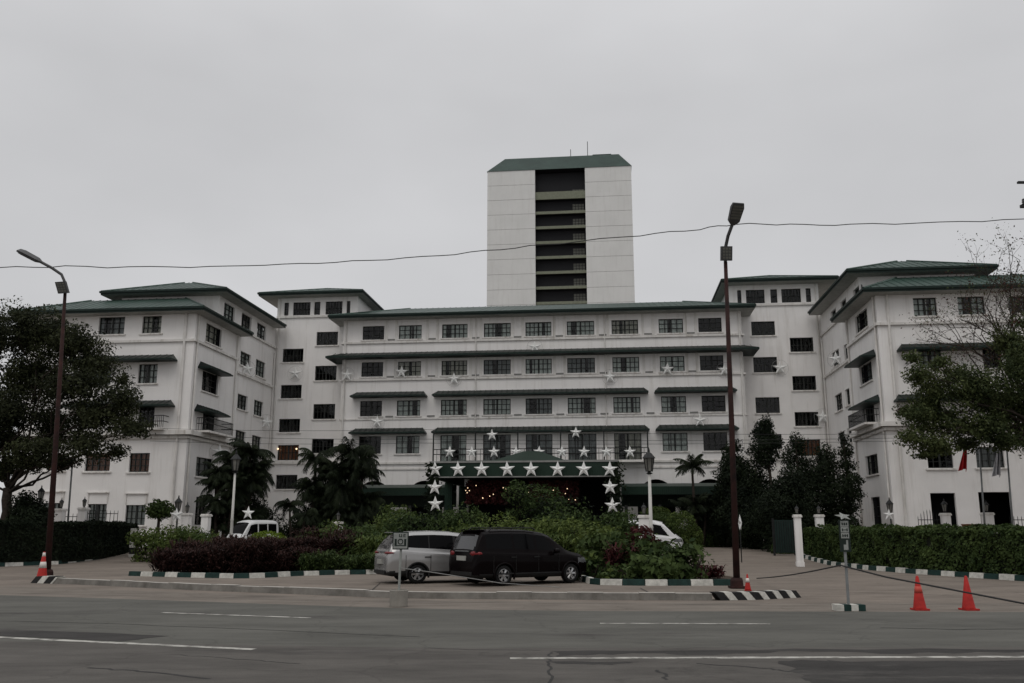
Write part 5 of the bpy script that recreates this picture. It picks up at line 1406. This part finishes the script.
def fence(label, px0, px1, y0, Y, step=.22, arch=0.0):
    a, c = P(px0, y0, Y), P(px1, y0, Y); g0 = gz(a.x, Y); t = tag(MB().build('iron_fence', M['iron']), label, 'fence', 'iron fences'); bpy.data.objects.remove(t)
    b = MB(); n = int((c.x - a.x) / step); H_ = a.z - g0
    for i in range(n + 1):
        x = (c.x - a.x) * i / n; k = H_ + arch * math.sin(math.pi * i / n) - .0
        b.tube([(x, 0, .1), (x, 0, k), (x, 0, k + .12)], [.018, .018, .003], 5)
    for z in (.3, H_ - .12): b.box(0, c.x - a.x, -.02, .02, z, z + .04)
    o = b.build('iron_fence', M['iron'], None, loc=(a.x, Y, g0)); return tag(o, label, 'fence', 'iron fences')
fence('black iron railing between two lantern pillars by the leaning lamp', 65, 81, 515, 57.2)
fence('black iron railing running out from the lantern pillar above the dark hedge', 88, 118, 512, 57)
fence('curved-top iron gate leaf beside the white wing wall', 918, 940, 518, 50, .16, .35)
fence('black iron railing at the far end above the bright hedge', 1010, 1060, 518, 50, .2)
pg = P(783, 520, 54); g0 = gz(pg.x, 54)
t = thing('gate', 'dark green open gate leaf at the drive behind the white pillar', 'gate', (pg.x, 54, g0), R(25))
b = MB(); b.box(-.75, .75, -.03, .03, .15, pg.z - g0); b.build('sheet', M['gate'], t)
b = MB()
for x in (-.78, .78): b.box(x - .04, x + .04, -.05, .05, 0, pg.z - g0 + .1)
for i in range(9): b.box(-.7 + i * .175 - .015, -.7 + i * .175 + .015, -.05, -.032, .2, pg.z - g0 - .05)
b.build('frame', M['iron'], t)
# small items by the wing behind the bright hedge
pb = P(971, 527, 51); o = MB(); o.box(-.38, .38, -.25, .25, 0, pb.z + .1); o.box(-.41, .41, -.28, .28, pb.z + .1, pb.z + .16)
tag(o.build('wooden_box', M['brownbox'], None, loc=(pb.x, 51, 0)), 'brown box showing over the bright hedge between pillar and flag pole', 'box')
pb = P(770, 545, 64); g0 = gz(pb.x, 64); o = MB(); o.lathe([(.26, 0), (.29, .1), (.30, .5), (.29, .8), (.26, .88)], n=14)
tag(o.build('barrel', M['blue'], None, smooth=True, loc=(pb.x, 64, g0)), 'dark blue barrel standing at the head of the drive', 'barrel')

# flags
def flag(label, px0, py0, px1, py1, Y, fpx, fy0, fy1, side, mats, lab2):
    a, c = P(px0, py0, Y), P(px1, py1, Y); g0 = 0
    t = thing('flag_pole', label, 'flag pole', (c.x, Y, 0), 0, 'flag poles')
    d = (a - c); up = c + d * ((0 - c.z) / d.z)
    b = MB(); q = Vector((c.x, Y, 0)); top = c + d * 1.25; b.tube([up - q, top - q], [.06, .04], 8); b.lathe([(.02, -.05), (.06, 0), (.02, .06)], top - q, 8); b.build('pole', M['steel'], t, smooth=True)
    f0 = P(fpx, fy0, Y); f1 = P(fpx, fy1, Y); H_ = f0.z - f1.z
    b = MB(); nu, nv = 14, 18; V = []
    for i in range(nu + 1):
        for j in range(nv + 1):
            u, v = i / nu, j / nv
            V.append((side * (.03 + (.14 + .36 * v) * u + .10 * v * v), .13 * math.sin(u * 15 + v * 1.2) * (.3 + v), -H_ * v * (1 - .12 * u) + .10 * math.sin(u * 5)))
    F = [(i * (nv + 1) + j, (i + 1) * (nv + 1) + j, (i + 1) * (nv + 1) + j + 1, i * (nv + 1) + j + 1) for i in range(nu) for j in range(nv)]
    for k, f in enumerate(F):
        u = k // nv
        b.f.append(f); b.m.append(0 if len(mats) == 1 or not (4 < u < 9 and (k % nv) > 4) else 1)
    b.v = V
    tag(b.build('flag', mats, None, smooth=True, loc=(f0.x, Y - .02, f0.z)), lab2, 'flag', 'limp flags')
flag('slim grey flag pole in front of the curtained wing window', 979.5, 452, 984, 515, 49, 967, 445, 472, -1, [M['flagr']], 'limp plain red flag hanging below the leafy tree')
flag('slim grey flag pole nearest the dark wide doorway', 1007, 452, 1013, 528, 49, 1000, 446, 478, -1, [M['flagw'], M['flagb']], 'limp white flag with grey marks hanging below the leafy tree')
a = P(72.5, 462, 52); c = P(68, 520, 52)
t = MB(); q = Vector((c.x, 52, 0)); d = a - c; t.tube([c + d * ((0 - c.z) / d.z) - q, a + d * .6 - q], [.06, .045], 8)
tag(t.build('flag_pole', M['steel'], None, smooth=True, loc=q), 'bare thin grey pole before the wing beside the leaning lamp', 'flag pole', 'flag poles')

# ground stars
for px, py, Y, r, lab in ((176.5, 515, 52.5, .42, 'white star leaning on the pillar beside the black lantern post'), (247, 515, 56.5, .62, 'white star standing on the roof of the van under the palms'), (889, 515, 53, .36, 'white star below the lantern at the wing corner')):
    p = P(px, py, Y)
    if px == 247: p = Vector((P(248, 515, 57.6).x, 57.6, gz(p.x, 57.6) + 2.26 * .87 + .40)); r = .44
    star(p, r, lab, 'stars at the garden edge')

# ------------------------------------------------------------ cones, signs, ropes
def cone(label, px, py, h, bands, base=True, group='traffic cones'):
    p = G(px, py); t = thing('traffic_cone', label, 'traffic cone', p, random.uniform(-.3, .3), group); k = h / .72
    b = MB(); b.lathe([(.14 * k, .03), (.135 * k, .05), (.03 * k, .70 * k), (.018 * k, .72 * k)], n=20); b.build('cone', M['red'], t, smooth=True)
    b = MB(); b.box(-.155 * k, .155 * k, -.155 * k, .155 * k, 0, .035 * k); b.build('base', M['red'], t)
    for z0, z1, m in bands:
        r = lambda z: .135 * k - (.105 * k) * (z - .05) / (.65 * k) + .004
        b = MB(); b.lathe([(r(z0 * k), z0 * k), (r(z1 * k), z1 * k)], n=20); b.build('band', M[m], t, smooth=True)
    return t
cone('slightly faded red traffic cone with pale band beside the plain one', 920, 610, .72, [(.36, .50, 'refl')])
cone('plain deep red traffic cone standing farthest along the road edge', 969, 610, .72, [])
cone('orange traffic cone with white bands against the leaning lamp pole', 41.5, 579.6, .95, [(.30, .46, 'conewhite'), (.60, .70, 'conewhite')])
cone('small orange traffic cone with white band beside the upright lamp pole', 748, 590.5, .46, [(.36, .54, 'conewhite')])
# square sign in a concrete bucket
p = G(398.5, 606.5); t = thing('square_sign', 'small square white sign on grey post set in a concrete bucket', 'sign', p)
b = MB(); b.lathe([(.20, 0), (.205, .03), (.215, .36), (.195, .37), (.19, .33)], n=20); b.build('bucket', M['concrete'], t)
b = MB(); b.tube([(0, 0, .3), (.02, 0, 1.15), (.035, 0, 1.62)], .028, 8); b.build('post', M['signw'], t)
b = MB(); b.box(-.17, .20, -.05, -.03, 1.26, 1.66); s = b.build('sign_face', M['signd'], t)
b = MB(); b.box(-.145, .175, -.056, -.052, 1.285, 1.635); b.build('panel', M['signw'], s)
b = MB()
for x0_, x1_, z0_, z1_ in ((-.12, -.07, 1.34, 1.50), (.10, .15, 1.34, 1.50), (-.02, .0, 1.54, 1.61), (.03, .05, 1.54, 1.61), (.0, .03, 1.54, 1.555), (.08, .10, 1.54, 1.61), (.10, .135, 1.595, 1.61), (.10, .13, 1.565, 1.575), (.10, .135, 1.54, 1.55), (-.07, .10, 1.34, 1.36)): b.box(x0_, x1_, -.061, -.058, z0_, z1_)
for k in range(16):
    a0, a1 = 2 * math.pi * k / 16, 2 * math.pi * (k + 1) / 16
    b.tube([(.015 + .055 * math.cos(a0), -.06, 1.44 + .055 * math.sin(a0)), (.015 + .055 * math.cos(a1), -.06, 1.44 + .055 * math.sin(a1))], .011, 4)
b.build('symbol', M['signd'], s)
# tall narrow sign with star on striped block
p = G(849, 610.5); t = thing('direction_sign', 'tall narrow sign post with star top and striped base block by the cones', 'sign', p)
b = MB()
for i in range(4): b.box(-.31 + i * .155, -.31 + i * .155 + .152, -.16, .16, 0, .13, i % 2)
b.build('base_block', [M['kerbw'], M['kerbg']], t)
tp_ = P(843, 520, p.y) - p
b = MB(); b.tube([(0, 0, .1), tuple(tp_)], .032, 8); b.build('post', M['steel'], t)
ax_ = tp_.normalized(); q0 = tp_ * .60; q1 = tp_ * 1.0
b = MB()
def slab_on(mb, f0, f1, w, y, th, dx=0.0, m=0):
    a, c = tp_ * f0, tp_ * f1
    mb.add([(a.x + dx - w, y, a.z), (a.x + dx + w, y, a.z), (c.x + dx + w, y, c.z), (c.x + dx - w, y, c.z), (a.x + dx - w, y + th, a.z), (a.x + dx + w, y + th, a.z), (c.x + dx + w, y + th, c.z), (c.x + dx - w, y + th, c.z)],
           [(0, 1, 2, 3), (7, 6, 5, 4), (0, 4, 5, 1), (1, 5, 6, 2), (2, 6, 7, 3), (3, 7, 4, 0)], m)
slab_on(b, .645, 1.0, .115, -.06, .04); s = b.build('board', M['signd'], t)
b = MB()
for f0, f1 in ((.925, .99), (.862, .92), (.795, .857)): slab_on(b, f0, f1, .088, -.066, .004)
slab_on(b, .665, .725, .05, -.066, .004, .005); slab_on(b, .725, .775, .022, -.066, .004, .035)
b.build('panel', M['signw'], s)
b = MB()
for f in (.94, .875, .81):
    for k in range(3):
        if k != 1 or f != .875: slab_on(b, f, f + .03, .012, -.070, .003, -.05 + k * .05)
    slab_on(b, f + .012, f + .018, .055, -.073, .003)
b.build('lettering', M['signd'], s)
m_, _ = star_mesh(.19, .05); m_.materials[0] = M['signw']; so_ = put('star_top', m_, t, tuple(tp_ + Vector((0, -.02, .08)))); so_.rotation_euler = (R(-62), 0, .1)
def cable(label, pts, r, m, name='cable', cat='cable', group=None, sag=0.0, n=14):
    b = MB(); out = []
    for i in range(len(pts) - 1):
        for k in range(n):
            u = k / n; q = Vector(pts[i]).lerp(Vector(pts[i + 1]), u); q.z -= sag * 4 * u * (1 - u); out.append(q)
    out.append(Vector(pts[-1])); base = out[0].copy()
    if len(pts) > 8: out = [q + Vector((0, 0, .03 * math.sin(i * 1.7) + random.uniform(-.02, .02))) for i, q in enumerate(out)]; base = out[0].copy()
    b.tube([q - base for q in out], r, 5); return tag(b.build(name, m, None, loc=base), label, cat, group)
sg = p
cable('dark rope hanging between the star-topped sign and the upright lamp', [sg + Vector((-.12, .0, .95)), G(757, 582) + Vector((0, 0, .12))], .018, M['rope'], 'rope', 'rope', 'boundary ropes', .05)
cable('dark rope running behind the cones from the star-topped sign', [sg + Vector((-.12, .02, .95)), P(886, 577, 19.6), P(1024, 603.5, 17.0), P(1120, 618, 15.6)], .018, M['rope'], 'rope', 'rope', 'boundary ropes', .0)
cable('pale rope trailing from the square sign past both cars', [G(398.5, 606.5) + Vector((.02, -.03, .85)), P(430, 572, 22.5), P(500, 583, 24.0), Vector((G(560, 588).x, G(560, 588).y, .02))], .010, M['chain'], 'rope', 'rope', 'boundary ropes')

# overhead wire
cable('thin black overhead wire sagging across the whole sky', [P(x, y, 34.0) for x, y in ((-120, 269), (0, 268), (65, 266.5), (150, 267.2), (230, 266.3), (300, 264), (370, 260.5), (440, 255.5), (500, 249.5), (560, 243), (640, 235), (700, 229), (736, 224), (790, 224.6), (850, 224.6), (940, 222.5), (1024, 219.5), (1140, 214))], .019, M['rope'], n=4, group='overhead wires')
for i, (ya, yb, yc) in enumerate(((428, 429.5, 440), (434, 439, 444), (441, 443, 447))):
    cable(f'thin service wire low across the facade, {("upper", "middle", "lower")[i]} of three', [P(150, ya, 55), P(420, yb, 56), P(900, yc - 6, 52)], .011, M['rope'], n=10, sag=.12, group='overhead wires')

# striped marker post at the end of the dark hedge
p = G(131.5, 560.5); b = MB()
for i in range(5): b.box(-.14 + .02 * (i % 2), .14 + .02 * (i % 2), -.14, .14, i * .36, i * .36 + .355, i % 2)
tag(b.build('marker_post', [M['kerbw'], M['kerbb']], None, loc=p), 'short post of stacked white and black blocks at the end of the dark hedge', 'post')

# utility pole at the right edge, carrying the wire
a = P(1046, 190, 34.0); t = thing('utility_pole', 'wooden utility pole tip with crossarm and insulators at the picture edge', 'utility pole', (a.x, 34.0, 0))
b = MB(); b.tube([(0, 0, 0), (0, 0, a.z + .9)], [.16, .11], 10); b.build('pole', M['bark'], t, smooth=True)
b = MB(); b.box(-1.1, 1.1, -.06, .06, a.z - .75, a.z - .63); b.box(-1.1, 1.1, -.06, .06, a.z + .28, a.z + .36); b.build('crossarm', M['iron'], t)
for x in (-.95, -.55, .55, .95):
    b = MB(); b.lathe([(.03, 0), (.08, .04), (.05, .09), (.08, .13), (.05, .18), (.07, .22), (.02, .27)], (x, 0, a.z - .63), 10); b.build('insulator', M['head'], t)

# two small wall lamps over the lit stair window
for px in (278.5, 297):
    X, Z = L(px, 449, 76.0); b = H(); b.lathe([(.02, -.08), (.08, -.03), (.08, .03), (.02, .08)], (X, 75.86, Z), 8); b.build('wall_lamp', M['bulb'], hotel)
# fine cracks and tar lines in the asphalt
M['tar'] = mat('tar_seam', (0.030, 0.029, 0.028), .85, var=.3, scale=6)
for pts in ([(551, 652), (549, 662), (551, 675), (548, 690)], [(656, 670), (663, 674), (667, 680)], [(0, 621), (120, 624), (260, 630), (420, 637)], [(430, 648), (470, 650), (540, 650.5)], [(180, 655), (260, 661), (300, 664)], [(880, 628), (960, 629.5), (1024, 629)], [(90, 668), (150, 672), (210, 679)], [(700, 664), (760, 668), (790, 672)]):
    q = [G(*p) for p in pts]; b = MB(); w = random.uniform(.012, .03); fine = []
    for i in range(len(q) - 1):
        for k in range(7): fine.append(q[i].lerp(q[i + 1], k / 7) + Vector((random.uniform(-.04, .04), random.uniform(-.04, .04), 0)))
    fine.append(q[-1]); o1, o2 = offset_path(fine, w), offset_path(fine, -w * random.uniform(.4, 1.2))
    for i in range(len(fine) - 1): b.quad((*o2[i][:2], .0035), (*o2[i + 1][:2], .0035), (*o1[i + 1][:2], .0035), (*o1[i][:2], .0035))
    struct(b.build('road_crack', M['tar']))
# slab joints of the concrete forecourt
for a, c in (((-200, 588), (340, 601)), ((340, 601), (760, 605)), ((830, 604), (1200, 606)), ((760, 590), (1060, 598)), ((770, 578), (880, 582)), ((590, 590), (690, 590.5)), ((380, 583), (372, 590)), ((640, 588), (660, 598))):
    strip('paving_joint', G(*a), G(*c), .03, M['tar'], z=0.001, n=24, ragged=.01)
# small balcony rail on the front of the wing, above the cornice
X0, X1 = L(146, 428, 60.4)[0], L(168, 428, 60.4)[0]
b = H(); b.box(X0, X1, 59.6, 60.39, 8.56, 8.70); b.build('balcony_slab', M['trim'], hotel)
b = H()
for z in (9.55, 9.15): b.tube([(X0, 59.64, z), (X1, 59.64, z), (X1, 60.35, z)], .03, 5)
for i in range(13): x = X0 + (X1 - X0) * i / 12; b.box(x - .014, x + .014, 59.626, 59.654, 8.7, 9.55)
b.build('balcony_railing', M['iron'], hotel)

p = P(740, 523, 48.0); star(p, .45, 'white star seen nearly edge on behind the rusty lamp pole by the drive', 'stars at the garden edge', R(68))
b = MB(); b.tube([(0, 0, 0), (0, 0, p.z - .5)], .03, 6); tag(b.build('star_stake', M['iron'], None, loc=(p.x, p.y + .05, gz(p.x, p.y))), 'thin dark stake holding the edge-on star by the drive', 'stake')
